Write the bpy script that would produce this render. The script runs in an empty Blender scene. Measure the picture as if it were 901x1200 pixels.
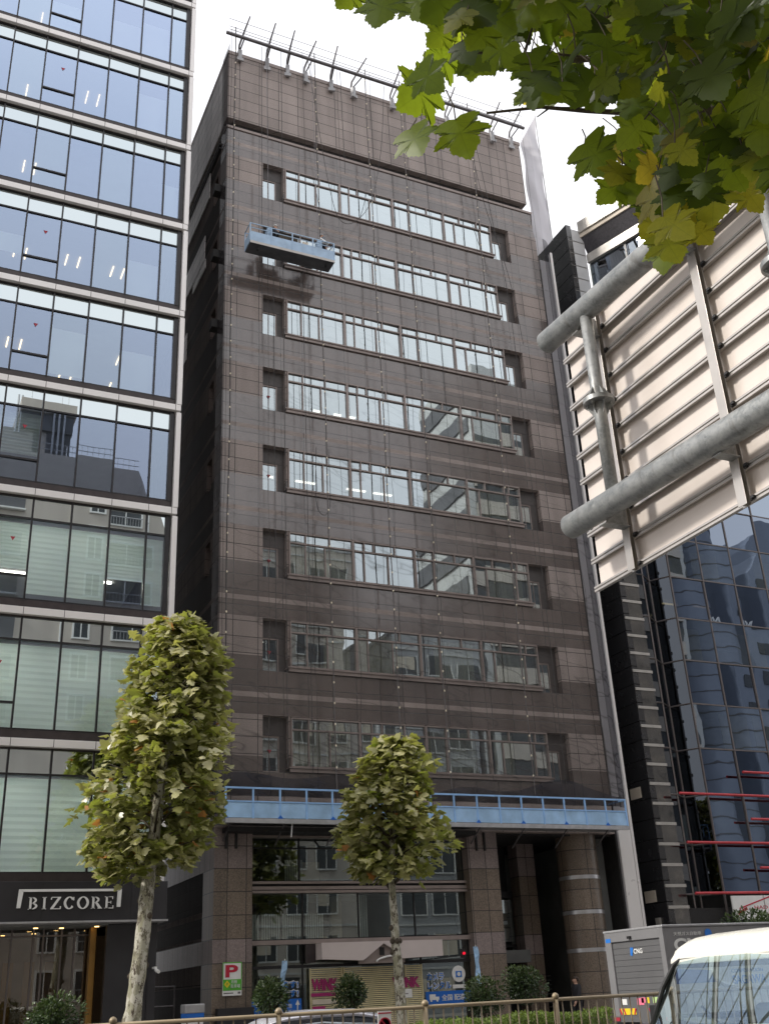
import bpy, bmesh, math, random
from mathutils import Vector, Matrix
random.seed(7)
R = math.radians
C = bpy.context.scene.collection
scene = bpy.context.scene

# ------------------------------------------------------------------ helpers
class MB:
    """collects faces of one mesh object"""
    def __init__(s): s.v = []; s.f = []; s.smooth = False; s.rnd = []; s.uv = []
    def pt(s, p): s.v.append(tuple(p)); return len(s.v) - 1
    def face(s, pts):
        s.f.append([s.pt(p) for p in pts]); return s
    def box(s, x0, x1, y0, y1, z0, z1):
        a = len(s.v)
        for z in (z0, z1):
            for x, y in ((x0, y0), (x1, y0), (x1, y1), (x0, y1)): s.v.append((x, y, z))
        for f in ((3, 2, 1, 0), (4, 5, 6, 7), (0, 1, 5, 4), (1, 2, 6, 5), (2, 3, 7, 6), (3, 0, 4, 7)):
            s.f.append([a + i for i in f])
        return s
    def obox(s, c, ax, ay, az):
        """box from centre and three half-axis vectors"""
        c = Vector(c); ax = Vector(ax); ay = Vector(ay); az = Vector(az); a = len(s.v)
        for k in (-1, 1):
            for i, j in ((-1, -1), (1, -1), (1, 1), (-1, 1)): s.v.append(tuple(c + ax * i + ay * j + az * k))
        for f in ((3, 2, 1, 0), (4, 5, 6, 7), (0, 1, 5, 4), (1, 2, 6, 5), (2, 3, 7, 6), (3, 0, 4, 7)):
            s.f.append([a + i for i in f])
        return s
    def prism(s, poly, y0, y1):
        """polygon in xz extruded along y (poly counter-clockwise seen from -y)"""
        a = len(s.v); n = len(poly)
        for y in (y0, y1):
            for x, z in poly: s.v.append((x, y, z))
        s.f.append([a + i for i in range(n)]); s.f.append([a + n + i for i in reversed(range(n))])
        for i in range(n):
            j = (i + 1) % n; s.f.append([a + j, a + i, a + n + i, a + n + j])
        return s
    def sweep(s, pts2, o, u, w, d):
        """polygon pts2 in the (u,w) plane at o swept by vector d"""
        o = Vector(o); u = Vector(u); w = Vector(w); d = Vector(d); a = len(s.v); n = len(pts2)
        for q in (0, 1):
            for p in pts2: s.v.append(tuple(o + u * p[0] + w * p[1] + d * q))
        s.f.append([a + i for i in range(n)]); s.f.append([a + n + i for i in reversed(range(n))])
        for i in range(n):
            j = (i + 1) % n; s.f.append([a + j, a + i, a + n + i, a + n + j])
        return s
    def tube(s, path, r, n=8, caps=True):
        P = [Vector(p) for p in path]; rr = r if isinstance(r, (list, tuple)) else [r] * len(P)
        rings = []; t0 = None; u = None
        for i, p in enumerate(P):
            t = (P[min(i + 1, len(P) - 1)] - P[max(i - 1, 0)]).normalized()
            if u is None:
                u = t.cross(Vector((0, 0, 1)));
                if u.length < 1e-3: u = t.cross(Vector((1, 0, 0)))
                u.normalize()
            u = (u - t * u.dot(t)).normalized(); w = t.cross(u)
            rings.append([s.pt(p + (u * math.cos(2 * math.pi * k / n) + w * math.sin(2 * math.pi * k / n)) * rr[i]) for k in range(n)])
        for a, b in zip(rings, rings[1:]):
            for k in range(n): s.f.append([a[k], a[(k + 1) % n], b[(k + 1) % n], b[k]])
        if caps: s.f.append(list(reversed(rings[0]))); s.f.append(list(rings[-1]))
        return s
    def lathe(s, o, prof, n=24, axis='z'):
        o = Vector(o); rings = []
        for r, h in prof:
            ring = []
            for k in range(n):
                a = 2 * math.pi * k / n; c, d = r * math.cos(a), r * math.sin(a)
                q = (c, d, h) if axis == 'z' else ((c, h, d) if axis == 'y' else (h, c, d))
                ring.append(s.pt(o + Vector(q)))
            rings.append(ring)
        for a, b in zip(rings, rings[1:]):
            for k in range(n): s.f.append([a[k], a[(k + 1) % n], b[(k + 1) % n], b[k]])
        s.f.append(list(reversed(rings[0]))); s.f.append(rings[-1]); return s
    def rings(s, rs, caps=True):
        a = [[s.pt(p) for p in r] for r in rs]; n = len(rs[0])
        for p, q in zip(a, a[1:]):
            for k in range(n): s.f.append([p[k], p[(k + 1) % n], q[(k + 1) % n], q[k]])
        if caps: s.f.append(list(reversed(a[0]))); s.f.append(a[-1])
        return s
    def build(s, name, m, parent=None, smooth=False, bevel=0, autos=False):
        off = Vector((0, 0, 0))
        if parent is not None: off = parent.get('_w', (0, 0, 0)); off = Vector(off)
        me = bpy.data.meshes.new(name)
        me.from_pydata([tuple(Vector(p) - off) for p in s.v], [], s.f); me.validate(); me.update()
        if m is not None: me.materials.append(m)
        if smooth: me.polygons.foreach_set('use_smooth', [True] * len(me.polygons))
        if s.rnd:
            at = me.attributes.new('rnd', 'FLOAT', 'POINT'); at.data.foreach_set('value', s.rnd)
        if s.uv:
            ul = me.uv_layers.new(name='UVMap'); li = [l.vertex_index for l in me.loops]
            for i, vi in enumerate(li): ul.data[i].uv = s.uv[vi]
        if autos and not smooth:
            me.polygons.foreach_set('use_smooth', [True] * len(me.polygons))
            try: me.set_sharp_from_angle(angle=R(40))
            except Exception: pass
        o = bpy.data.objects.new(name, me); C.objects.link(o)
        o['_w'] = tuple(off)
        if parent is not None: o.parent = parent
        if bevel:
            b = o.modifiers.new('Bevel', 'BEVEL'); b.width = bevel; b.segments = 2; b.limit_method = 'ANGLE'
        return o

def tag(o, label, cat, group=None, kind=None):
    o['label'] = label; o['category'] = cat
    if group: o['group'] = group
    if kind: o['kind'] = kind
    return o
def thing(name, loc, label, cat, group=None):
    o = bpy.data.objects.new(name, None); C.objects.link(o); o.location = loc; o['_w'] = tuple(loc)
    o.empty_display_size = .3
    return tag(o, label, cat, group)
def copy_thing(src, loc, label, group=None):
    c = src.copy(); C.objects.link(c); c.location = loc; c['label'] = label
    if group: c['group'] = group
    def rec(a, b):
        for ch in list(a.children):
            d = ch.copy(); C.objects.link(d); d.parent = b; rec(ch, d)
    rec(src, c); return c
def struct(o): o['kind'] = 'structure'; return o
def fbm(a): return a + random.uniform(-1, 1)

# ------------------------------------------------------------------ materials
def newmat(name):
    m = bpy.data.materials.new(name); m.use_nodes = True; nt = m.node_tree
    for n in list(nt.nodes): nt.nodes.remove(n)
    out = nt.nodes.new('ShaderNodeOutputMaterial'); return m, nt, out
class N:
    def __init__(s, nt): s.nt = nt
    def new(s, t, **k):
        n = s.nt.nodes.new(t)
        for a, b in k.items(): setattr(n, a, b)
        return n
    def link(s, a, b): s.nt.links.new(a, b)
    def val(s, sock, v):
        if isinstance(v, (int, float)): sock.default_value = v
        elif isinstance(v, (tuple, list)): sock.default_value = tuple(v) if len(v) == len(sock.default_value) else tuple(v) + (1,)
        else: s.link(v, sock)
    def math(s, op, a, b=0.0, c=0.0):
        n = s.new('ShaderNodeMath', operation=op); s.val(n.inputs[0], a); s.val(n.inputs[1], b)
        if len(n.inputs) > 2: s.val(n.inputs[2], c)
        return n.outputs[0]
    def mix(s, f, a, b, blend='MIX'):
        n = s.new('ShaderNodeMix', data_type='RGBA', blend_type=blend)
        s.val(n.inputs[0], f); s.val(n.inputs[6], a); s.val(n.inputs[7], b); return n.outputs[2]
    def pos(s): return s.new('ShaderNodeNewGeometry').outputs['Position']
    def xyz(s, v):
        n = s.new('ShaderNodeSeparateXYZ'); s.link(v, n.inputs[0]); return n.outputs
    def comb(s, x, y, z):
        n = s.new('ShaderNodeCombineXYZ')
        for i, q in enumerate((x, y, z)): s.val(n.inputs[i], q)
        return n.outputs[0]
    def noise(s, vec, scale, detail=3, rough=.55, out='Fac'):
        n = s.new('ShaderNodeTexNoise'); s.link(vec, n.inputs['Vector']); n.inputs['Scale'].default_value = scale
        n.inputs['Detail'].default_value = detail; n.inputs['Roughness'].default_value = rough; return n.outputs[out]
    def ramp(s, f, a, b, lo=0.0, hi=1.0):
        n = s.new('ShaderNodeMapRange'); s.val(n.inputs[0], f); n.inputs[1].default_value = a; n.inputs[2].default_value = b
        n.inputs[3].default_value = lo; n.inputs[4].default_value = hi; return n.outputs[0]
    def scale(s, v, k):
        n = s.new('ShaderNodeVectorMath', operation='MULTIPLY'); s.link(v, n.inputs[0]); n.inputs[1].default_value = k; return n.outputs[0]
    def bump(s, h, st=.2, d=.02):
        n = s.new('ShaderNodeBump'); s.link(h, n.inputs['Height']); n.inputs['Strength'].default_value = st; n.inputs['Distance'].default_value = d; return n.outputs[0]
    def princ(s, col, rough=.5, metal=0., ior=1.45, normal=None):
        n = s.new('ShaderNodeBsdfPrincipled'); s.val(n.inputs['Base Color'], col); s.val(n.inputs['Roughness'], rough)
        s.val(n.inputs['Metallic'], metal); n.inputs['IOR'].default_value = ior
        if normal is not None: s.link(normal, n.inputs['Normal'])
        return n.outputs[0]

def plain(name, col, rough=.5, metal=0., var=.18, sc=3., bump=0., bsc=40., ior=1.45, streak=False, fine=0.):
    m, nt, out = newmat(name); n = N(nt); p = n.pos()
    if streak: p2 = n.scale(p, (1, 1, .12))
    else: p2 = p
    f = n.noise(p2, sc, 4)
    c = n.mix(n.ramp(f, .3, .7), tuple(x * (1 - var) for x in col), tuple(min(1, x * (1 + var)) for x in col))
    if fine:
        g = n.noise(p, 60, 2); c = n.mix(n.ramp(g, .35, .65, 0, fine), c, tuple(x * .45 for x in col))
    rr = n.ramp(n.noise(p, sc * 2.3, 3), .2, .8, max(.02, rough - .08), rough + .08)
    nb = n.bump(n.noise(p, bsc, 3), bump, .01) if bump else None
    n.link(n.princ(c, rr, metal, ior, nb), out.inputs[0]); return m
def emit(name, col, st):
    m, nt, out = newmat(name); e = nt.nodes.new('ShaderNodeEmission'); e.inputs[0].default_value = (*col, 1); e.inputs[1].default_value = st
    nt.links.new(e.outputs[0], out.inputs[0]); return m
def glass(name, refl, trans, base=.35, slope=1.3, cap=.85, wav=.0, wsc=.6, rough=0.):
    """window glass: tinted mirror over tinted see-through, stronger at grazing angles"""
    m, nt, out = newmat(name); n = N(nt)
    lw = n.new('ShaderNodeLayerWeight'); lw.inputs[0].default_value = .5
    f = n.math('MINIMUM', n.math('MULTIPLY_ADD', lw.outputs['Facing'], slope, base), cap)
    g = n.new('ShaderNodeBsdfGlossy'); g.inputs[0].default_value = (*refl, 1); g.inputs['Roughness'].default_value = rough
    if wav:
        n.link(n.bump(n.noise(n.pos(), wsc, 2), wav, .05), g.inputs['Normal'])
    t = n.new('ShaderNodeBsdfTransparent'); t.inputs[0].default_value = (*trans, 1)
    x = n.new('ShaderNodeMixShader'); n.link(f, x.inputs[0]); n.link(t.outputs[0], x.inputs[1]); n.link(g.outputs[0], x.inputs[2])
    n.link(x.outputs[0], out.inputs[0]); return m

def granite(name, light, dark, zref, banded=True, pw=.98, ph=.617, rough_l=.5, rough_d=.1, spec_d=2.0, speck=.35, phase=(0, 0)):
    """stone cladding with joints; flamed light courses and polished dark courses"""
    m, nt, out = newmat(name); n = N(nt); p = n.pos(); x, y, z = n.xyz(p)
    h = n.math('ADD', x, y)
    br = n.new('ShaderNodeTexBrick'); br.offset = 0; br.squash = 1
    n.link(n.comb(n.math('ADD', h, phase[0]), n.math('SUBTRACT', z, zref + phase[1]), 0.), br.inputs['Vector'])
    br.inputs['Scale'].default_value = 1; br.inputs['Brick Width'].default_value = pw; br.inputs['Row Height'].default_value = ph
    br.inputs['Mortar Size'].default_value = .014; br.inputs['Mortar Smooth'].default_value = .1; br.inputs['Bias'].default_value = 0
    br.inputs['Color1'].default_value = (.35, .35, .35, 1); br.inputs['Color2'].default_value = (.65, .65, .65, 1)
    joint = br.outputs['Fac']; tone = n.xyz(br.outputs['Color'])[0]
    grain = n.noise(p, 28, 3, .7); dirt = n.noise(n.scale(p, (1, 1, .1)), 1.6, 4)
    k = n.math('ADD', n.ramp(tone, .3, .7, .86, 1.13), n.ramp(dirt, .3, .7, -.2, .12))
    k = n.math('MULTIPLY', k, n.ramp(grain, .3, .7, 1 - speck, 1 + speck))
    if banded:
        t = n.math('MULTIPLY', n.math('FRACT', n.math('DIVIDE', n.math('SUBTRACT', z, zref), 3.7)), 3.7)
        b1 = n.math('MULTIPLY', n.math('GREATER_THAN', t, .55), n.math('LESS_THAN', t, 2.05))
        b2 = n.math('MULTIPLY', n.math('GREATER_THAN', t, 2.68), n.math('LESS_THAN', t, 2.87))
        isl = n.math('MAXIMUM', n.math('MAXIMUM', b1, b2), n.math('GREATER_THAN', z, zref + 29.75))
    else: isl = None
    if isl is not None:
        col = n.mix(isl, dark, light); ro = n.ramp(isl, 0, 1, rough_d, rough_l)
    else: col = n.mix(0., light, light); ro = rough_l
    col = n.mix(1., col, n.comb(k, k, k), 'MULTIPLY'); col = n.mix(joint, col, (.025, .022, .02))
    nb = n.bump(n.math('SUBTRACT', 1., joint), .5, .006)
    mat = n.new('ShaderNodeBsdfPrincipled'); n.link(col, mat.inputs['Base Color']); n.val(mat.inputs['Roughness'], ro)
    n.link(nb, mat.inputs['Normal'])
    if isl is not None: n.link(n.ramp(isl, 0, 1, spec_d, 1.5 if spec_d > 1.5 else 1.15), mat.inputs['IOR'])
    n.link(mat.outputs[0], out.inputs[0]); return m

def net_mat(name, col, lo, hi):
    """fine woven safety net: part cloth, part holes, denser where it doubles in folds"""
    m, nt, out = newmat(name); n = N(nt); p = n.pos(); x, y, z = n.xyz(p)
    q = n.comb(n.math('MULTIPLY', x, .16), y, n.math('ADD', n.math('MULTIPLY', z, .8), n.math('MULTIPLY', x, .20)))
    w = n.noise(q, .9, 3, .5); fold = n.math('SUBTRACT', 1., n.math('ABSOLUTE', n.ramp(w, .35, .65, -1, 1)))
    fold = n.math('POWER', n.math('MAXIMUM', fold, 0.), 22.)
    q2 = n.comb(n.math('MULTIPLY', x, .9), y, n.math('SUBTRACT', n.math('MULTIPLY', z, .5), n.math('MULTIPLY', x, .35)))
    w2 = n.noise(q2, .9, 4, .6); f2 = n.ramp(w2, .35, .7, 0, .10)
    low = n.ramp(z, 24, 9, lo, hi)
    wrin = n.ramp(z, 30, 14, .04, .42)
    fac = n.math('ADD', n.math('ADD', low, n.math('MULTIPLY', fold, wrin)), n.math('MULTIPLY', f2, n.ramp(z, 30, 10, .3, 1.)))
    # seams between the net widths
    sx = n.math('ABSOLUTE', n.math('SUBTRACT', n.math('FRACT', n.math('DIVIDE', n.math('ADD', x, .35), 1.8)), .5))
    fac = n.math('ADD', fac, n.math('MULTIPLY', n.math('GREATER_THAN', sx, .490), .42))
    d = n.new('ShaderNodeBsdfDiffuse'); d.inputs[0].default_value = (*col, 1)
    t = n.new('ShaderNodeBsdfTransparent'); s = n.new('ShaderNodeMixShader')
    n.link(fac, s.inputs[0]); n.link(t.outputs[0], s.inputs[1]); n.link(d.outputs[0], s.inputs[2]); n.link(s.outputs[0], out.inputs[0]); return m

def leaf_mat(name, cols, trans, tfac=.45, rough=.4, veins=True):
    m, nt, out = newmat(name); n = N(nt)
    a = n.new('ShaderNodeAttribute', attribute_name='rnd'); r = a.outputs['Fac']
    cr = n.new('ShaderNodeValToRGB'); n.link(r, cr.inputs[0]); tr = n.new('ShaderNodeValToRGB'); n.link(r, tr.inputs[0])
    for ramp, cc in ((cr, cols), (tr, trans)):
        e = ramp.color_ramp.elements
        while len(e) < len(cc): e.new(.5)
        for i, (p_, c_) in enumerate(cc): e[i].position = p_; e[i].color = (*c_, 1)
    c = cr.outputs[0]; t = tr.outputs[0]
    if veins:
        uv = n.new('ShaderNodeUVMap'); u, v, _ = n.xyz(uv.outputs[0])
        ax = n.math('ABSOLUTE', n.math('SUBTRACT', u, .5)); yy = n.math('SUBTRACT', v, .12); mn = None
        for dx, dy in ((0., 1.), (.56, .83), (.93, .37), (.3, .95)):
            along = n.math('ADD', n.math('MULTIPLY', ax, dx), n.math('MULTIPLY', yy, dy))
            per = n.math('ABSOLUTE', n.math('SUBTRACT', n.math('MULTIPLY', ax, dy), n.math('MULTIPLY', yy, dx)))
            per = n.math('ADD', per, n.math('MULTIPLY', n.math('LESS_THAN', along, 0.), 1.))
            if dx == .3: per = n.math('ADD', per, .012)
            mn = per if mn is None else n.math('MINIMUM', mn, per)
        vf = n.ramp(mn, .003, .012, .38, 0.)
        # fine side veins
        wv = n.math('ABSOLUTE', n.math('SUBTRACT', n.math('FRACT', n.math('MULTIPLY', n.math('SUBTRACT', v, n.math('MULTIPLY', ax, .7)), 11.)), .5))
        vf = n.math('MAXIMUM', vf, n.ramp(wv, .02, .06, .25, 0.))
        c = n.mix(vf, c, (.09, .13, .03)); t = n.mix(vf, t, n.mix(.5, t, (.03, .05, .0)))
        no = n.noise(uv.outputs[0], 9, 3)
        t = n.mix(n.ramp(no, .45, .8, 0, .4), t, n.mix(.5, t, (.1, .1, 0.)))
    pb = n.princ(c, rough, 0., 1.45 if veins else 1.65)
    tb = n.new('ShaderNodeBsdfTranslucent'); n.link(t, tb.inputs[0])
    s = n.new('ShaderNodeMixShader'); s.inputs[0].default_value = tfac; n.link(pb, s.inputs[1]); n.link(tb.outputs[0], s.inputs[2])
    n.link(s.outputs[0], out.inputs[0]); return m

def bark_mat(name):
    m, nt, out = newmat(name); n = N(nt); p = n.scale(n.pos(), (1, 1, .55))
    v = n.new('ShaderNodeTexVoronoi'); n.link(p, v.inputs['Vector']); v.inputs['Scale'].default_value = 7.
    f = n.noise(p, 6.5, 5, .75); g = n.noise(p, 9, 5, .7)
    c = n.mix(n.ramp(f, .44, .52), (.12, .105, .07), (.50, .48, .40))
    c = n.mix(n.ramp(n.xyz(v.outputs['Color'])[0], .55, .8, 0, .8), c, (.30, .29, .20))
    c = n.mix(n.ramp(g, .56, .62), c, (.06, .042, .03))
    n.link(n.princ(c, .8, 0, 1.4, n.bump(f, .4, .02)), out.inputs[0]); return m

M = {}
M['frame_dark'] = plain('black_window_frame', (.022, .021, .023), .35, .2, .15)
M['band_white'] = plain('pale_aluminium_band', (.76, .735, .715), .32, .15, .05, .4, streak=True)
M['band_dark'] = plain('dark_bronze_band', (.045, .036, .036), .4, .2, .2)
M['black_clad'] = plain('charcoal_cladding', (.028, .027, .030), .38, 0, .2, 1.2)
M['glassL'] = glass('blue_office_glass', (.47, .575, .76), (.96, 1., .97), .17, 1.65, .80, .02, .45)
M['glassL2'] = glass('blue_office_glass_pale', (.495, .605, .765), (.96, 1., .97), .17, 1.65, .80, .025, .4)
M['glassL3'] = glass('blue_office_glass_violet', (.46, .555, .745), (.96, 1., .97), .17, 1.65, .80, .02, .5)
M['glassT'] = glass('bright_transom_glass', (.60, .67, .69), (.4, .5, .5), .80, .3, .97, .010, .5)
M['glassM'] = glass('pale_office_glass', (.66, .745, .775), (.96, 1., .93), .40, 1.4, .90, .05, .6)
M['glassG'] = glass('dim_shop_glass', (.62, .70, .70), (.62, .66, .64), .20, .9, .7, .02, .4)
M['glassE'] = glass('warm_lobby_glass', (.75, .75, .72), (.62, .60, .56), .16, .8, .6, .015, .4)
M['glassR'] = glass('dark_blue_glass', (.42, .49, .58), (.50, .50, .36), .30, .9, .85, .10, .45)
M['glassRd'] = glass('dark_spandrel_glass', (.33, .385, .47), (.03, .03, .035), .30, .9, .85, .10, .45)
M['glassF'] = glass('dark_fold_glass', (.30, .34, .40), (.05, .055, .05), .12, .8, .6, .10, .5)
M['glassC'] = glass('clear_vehicle_glass', (.85, .92, .92), (.86, .94, .92), .09, .8, .6)
M['glassC2'] = glass('tinted_vehicle_glass', (.8, .85, .9), (.2, .23, .23), .12, .9, .6)
M['interior'] = plain('office_interior', (.16, .165, .16), .9, 0, .25, .8)
M['ceiling'] = plain('office_ceiling', (.30, .31, .31), .9, 0, .1, .8)
M['blind'] = plain('pale_roller_blind', (.86, .90, .87), .9, 0, .05, 1.0)
m_, nt_, out_ = newmat('translucent_blind'); n_ = N(nt_); d_ = n_.new('ShaderNodeBsdfDiffuse'); d_.inputs[0].default_value = (.80, .92, .88, 1); t_ = n_.new('ShaderNodeBsdfTranslucent'); t_.inputs[0].default_value = (.78, .92, .86, 1)
x_ = n_.new('ShaderNodeMixShader'); n_.link(n_.ramp(n_.noise(n_.scale(n_.pos(), (.6, 1, 1)), 1.3, 3), .3, .7, .3, .6), x_.inputs[0]); n_.link(d_.outputs[0], x_.inputs[1]); n_.link(t_.outputs[0], x_.inputs[2]); n_.link(x_.outputs[0], out_.inputs[0]); M['blindL'] = m_
M['tube'] = emit('blind_fill_glow', (1., .96, .88), 11.)  # glow of the strips added behind the blinds
M['lamp'] = emit('lit_ceiling_tube', (1., .74, .40), 1.9)
M['lampw'] = emit('lit_white_tube', (1., .97, .88), 2.2)
M['lampo'] = emit('warm_downlight', (1., .62, .22), 3.0)
M['redmark'] = plain('red_marker', (.36, .03, .05), .5, 0, .05)
M['stone'] = granite('brown_granite', (.345, .288, .262), (.128, .101, .091), 8.97, rough_d=.15)
M['stone_shaded'] = granite('brown_granite_shaded', (.15, .122, .112), (.036, .030, .029), 8.97, rough_l=.85, rough_d=.8, spec_d=1.2)  # same granite, with the narrow gap's shade put into darker colours
M['stone_low'] = granite('speckled_brown_granite', (.16, .124, .094), (.1, .1, .1), 1.3, banded=False, pw=.665, ph=.735, rough_l=.4, speck=.5, phase=(.23, 0.))
M['stone_pink'] = granite('pinkish_granite', (.225, .18, .168), (.1, .1, .1), 1.3, banded=False, pw=.665, ph=.735, rough_l=.5, phase=(.23, 0.))
M['side_grey'] = granite('grey_brown_panel', (.62, .585, .57), (.1, .1, .1), 8.97, banded=False, pw=1.2, ph=.617, speck=.15)
M['groove'] = plain('dark_recess', (.022, .021, .021), .6, 0, .2)
M['frame_pink'] = plain('brownish_aluminium_frame', (.30, .25, .23), .42, .35, .12, 2.)
M['recess'] = plain('dark_recess_panel', (.055, .046, .043), .5, 0, .2, 2., ior=1.6)
M['curtain'] = plain('pale_green_curtain', (.72, .72, .60), .9, 0, .1, 1.5)
M['net'] = net_mat('black_safety_net', (.085, .077, .073), .08, .16)
M['net_side'] = net_mat('doubled_safety_net', (.045, .044, .050), .52, .60)
M['sheet'] = plain('pale_sheet', (.62, .61, .65), .6, 0, .12, 1.2, streak=True)
M['grey_panel'] = plain('grey_wall_panel', (.36, .35, .37), .55, 0, .08, .7, streak=True)
M['blue_paint'] = plain('light_blue_paint', (.28, .48, .78), .5, .1, .12, 3.)
M['blue_panel'] = plain('light_blue_panel', (.36, .56, .80), .5, .1, .2, 1.6, fine=.28)
M['blue_faded'] = plain('faded_blue_panel', (.36, .49, .64), .5, .1, .15, 2.5, fine=.2)
M['alu'] = plain('dull_aluminium', (.42, .42, .43), .45, .5, .15, 4)
M['deck_under'] = plain('deck_underside', (.10, .105, .115), .6, .2, .25, 3)
M['rope'] = plain('pale_rope', (.11, .10, .098), .8, 0, .1)
M['cable'] = plain('dark_cable', (.05, .047, .047), .7, 0, .1)
M['bead'] = plain('cream_marker', (.85, .76, .58), .4, 0, .1)
M['steel'] = plain('grey_scaffold_steel', (.16, .15, .155), .5, .5, .25, 6)
M['galv'] = None
M['sign_back'] = plain('bare_aluminium_sheet', (.75, .675, .62), .38, .12, .10, 1.1, streak=True)
M['rail_alu'] = plain('extruded_aluminium', (.50, .47, .44), .34, .6, .10, 3)
M['black'] = plain('black_fitting', (.015, .015, .016), .5, 0, .1)
M['blackpanel'] = plain('black_metal_panel', (.020, .020, .022), .24, .1, .2, 1.5, ior=1.85)
M['greypanel'] = plain('grey_glossy_panel', (.20, .20, .198), .13, .95, .1, 1.2)
M['stripe'] = plain('pale_metal_strip', (.42, .40, .37), .4, .3, .1)
M['redbar'] = plain('red_painted_tube', (.50, .045, .055), .4, 0, .1)
M['mull'] = plain('bronze_mullion', (.17, .15, .145), .4, .4, .1)
M['white'] = plain('white_paint', (.78, .78, .76), .35, 0, .05)
M['cream'] = plain('cream_paint', (.62, .55, .45), .6, 0, .08)
M['soffit'] = plain('perforated_soffit', (.055, .052, .058), .6, .1, .3, 9)
M['awning'] = plain('pinkish_grey_awning', (.56, .49, .465), .6, 0, .06, 1.)
M['shutter'] = plain('beige_slats', (.66, .58, .34), .5, .1, .12, 3.)
M['magenta'] = plain('magenta_letter', (.36, .02, .14), .5, 0, .05)
M['blue_sign'] = plain('blue_sign', (.015, .14, .55), .45, 0, .08)
M['blue_letter'] = plain('blue_letter', (.03, .19, .62), .45, 0, .05)
M['green_sign'] = plain('green_sign', (.10, .42, .04), .45, 0, .08)
M['yellow'] = plain('yellow_sign', (.8, .62, .03), .45, 0, .05)
M['red'] = plain('red_sign', (.50, .02, .05), .45, 0, .05)
M['pink'] = plain('pink_sticker', (.8, .2, .3), .5, 0, .05)
M['palegreen'] = plain('pale_green_sticker', (.5, .7, .3), .5, 0, .05)
M['rail'] = plain('beige_rail_paint', (.32, .255, .165), .42, .2, .12, 2.)
M['rail_dark'] = plain('brown_rail_paint', (.24, .19, .125), .45, .2, .15, 2.)
M['asphalt'] = plain('asphalt', (.05, .05, .052), .9, 0, .2, 2., .3)
M['pave'] = plain('paving', (.30, .28, .26), .85, 0, .15, 1.5, .2)
M['kerb'] = plain('kerb_stone', (.38, .37, .35), .8, 0, .12, 3)
M['soil'] = plain('ground_soil', (.2, .19, .17), .9, 0, .2, .3)
M['line'] = plain('road_paint', (.75, .75, .72), .6, 0, .1)
M['truck'] = plain('grey_truck_paint', (.25, .248, .255), .38, .2, .06, 1.2)
M['truck_dark'] = plain('grey_shutter', (.165, .165, .17), .42, .3, .06, 1.2)
M['vanwhite'] = plain('cream_white_paint', (.82, .81, .73), .25, 0, .03, 2.)
M['silver'] = plain('silver_car_paint', (.68, .68, .74), .25, .5, .04, 2.)
M['rubber'] = plain('tyre_rubber', (.02, .02, .02), .7, 0, .1)
M['rim'] = plain('wheel_rim', (.45, .45, .46), .35, .7, .1)
M['bark'] = bark_mat('mottled_bark')
M['bark_dark'] = plain('dark_bark', (.075, .06, .042), .8, 0, .3, 12, .4)
M['skin'] = plain('skin', (.48, .29, .21), .5, 0, .06, 9)
M['suit'] = plain('black_suit', (.017, .017, .021), .8, 0, .2)
M['hair'] = plain('dark_hair', (.035, .022, .015), .6, 0, .2, 30)
M['workwear'] = plain('grey_workwear', (.14, .15, .17), .8, 0, .2)
M['concrete'] = plain('beige_render', (.52, .47, .42), .8, 0, .1, .5, streak=True)
M['render_grey'] = plain('grey_render', (.40, .405, .415), .8, 0, .1, .5, streak=True)
M['pale_render'] = plain('pale_render', (.55, .55, .54), .7, 0, .06, .4, streak=True)
M['render_dark'] = plain('dark_render', (.14, .14, .15), .8, 0, .1, .5)
M['winp'] = plain('dull_window_glass', (.055, .060, .066), .3, 0, .3, .5)
M['bluegrey'] = plain('blue_grey_cladding', (.24, .27, .33), .5, .1, .08, .6, streak=True)
M['brass'] = plain('warm_brass_cladding', (.36, .20, .055), .35, .6, .1, 2.)
M['lobby'] = plain('warm_lobby_wall', (.34, .25, .16), .7, 0, .25, 1.)
m_, nt_, out_ = newmat('galvanised_steel'); n_ = N(nt_); p_ = n_.pos()
v_ = n_.new('ShaderNodeTexVoronoi'); n_.link(p_, v_.inputs['Vector']); v_.inputs['Scale'].default_value = 45
c_ = n_.mix(n_.ramp(n_.xyz(v_.outputs['Color'])[0], 0, 1), (.20, .21, .212), (.29, .30, .30))
c_ = n_.mix(n_.ramp(n_.noise(p_, 5, 6, .7), .40, .62, 0, .75), c_, (.40, .405, .40))
c_ = n_.mix(n_.ramp(n_.noise(n_.scale(p_, (1, 1, .2)), 9, 4), .56, .72, 0, .6), c_, (.12, .105, .09))
n_.link(n_.princ(c_, n_.ramp(n_.noise(p_, 20, 3), .3, .7, .38, .6), .45), out_.inputs[0]); M['galv'] = m_
M['leaf_near'] = leaf_mat('plane_leaf', [(0, (.030, .050, .010)), (.6, (.05, .085, .012)), (1, (.10, .10, .02))],
                          [(0, (.10, .15, .01)), (.4, (.30, .40, .02)), (.75, (.62, .74, .04)), (1, (.80, .60, .05))], .58, .42, True)
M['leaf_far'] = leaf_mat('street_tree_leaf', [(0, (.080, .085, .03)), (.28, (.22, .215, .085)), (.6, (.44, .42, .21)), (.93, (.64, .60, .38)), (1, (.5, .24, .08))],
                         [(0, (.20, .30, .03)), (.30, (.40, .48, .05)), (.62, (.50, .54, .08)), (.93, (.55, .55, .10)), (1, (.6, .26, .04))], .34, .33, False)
M['leaf_shrub'] = leaf_mat('shrub_leaf', [(0, (.022, .045, .014)), (.6, (.055, .095, .025)), (1, (.14, .18, .06))],
                           [(0, (.03, .06, .01)), (1, (.1, .16, .03))], .2, .35, False)
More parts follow.
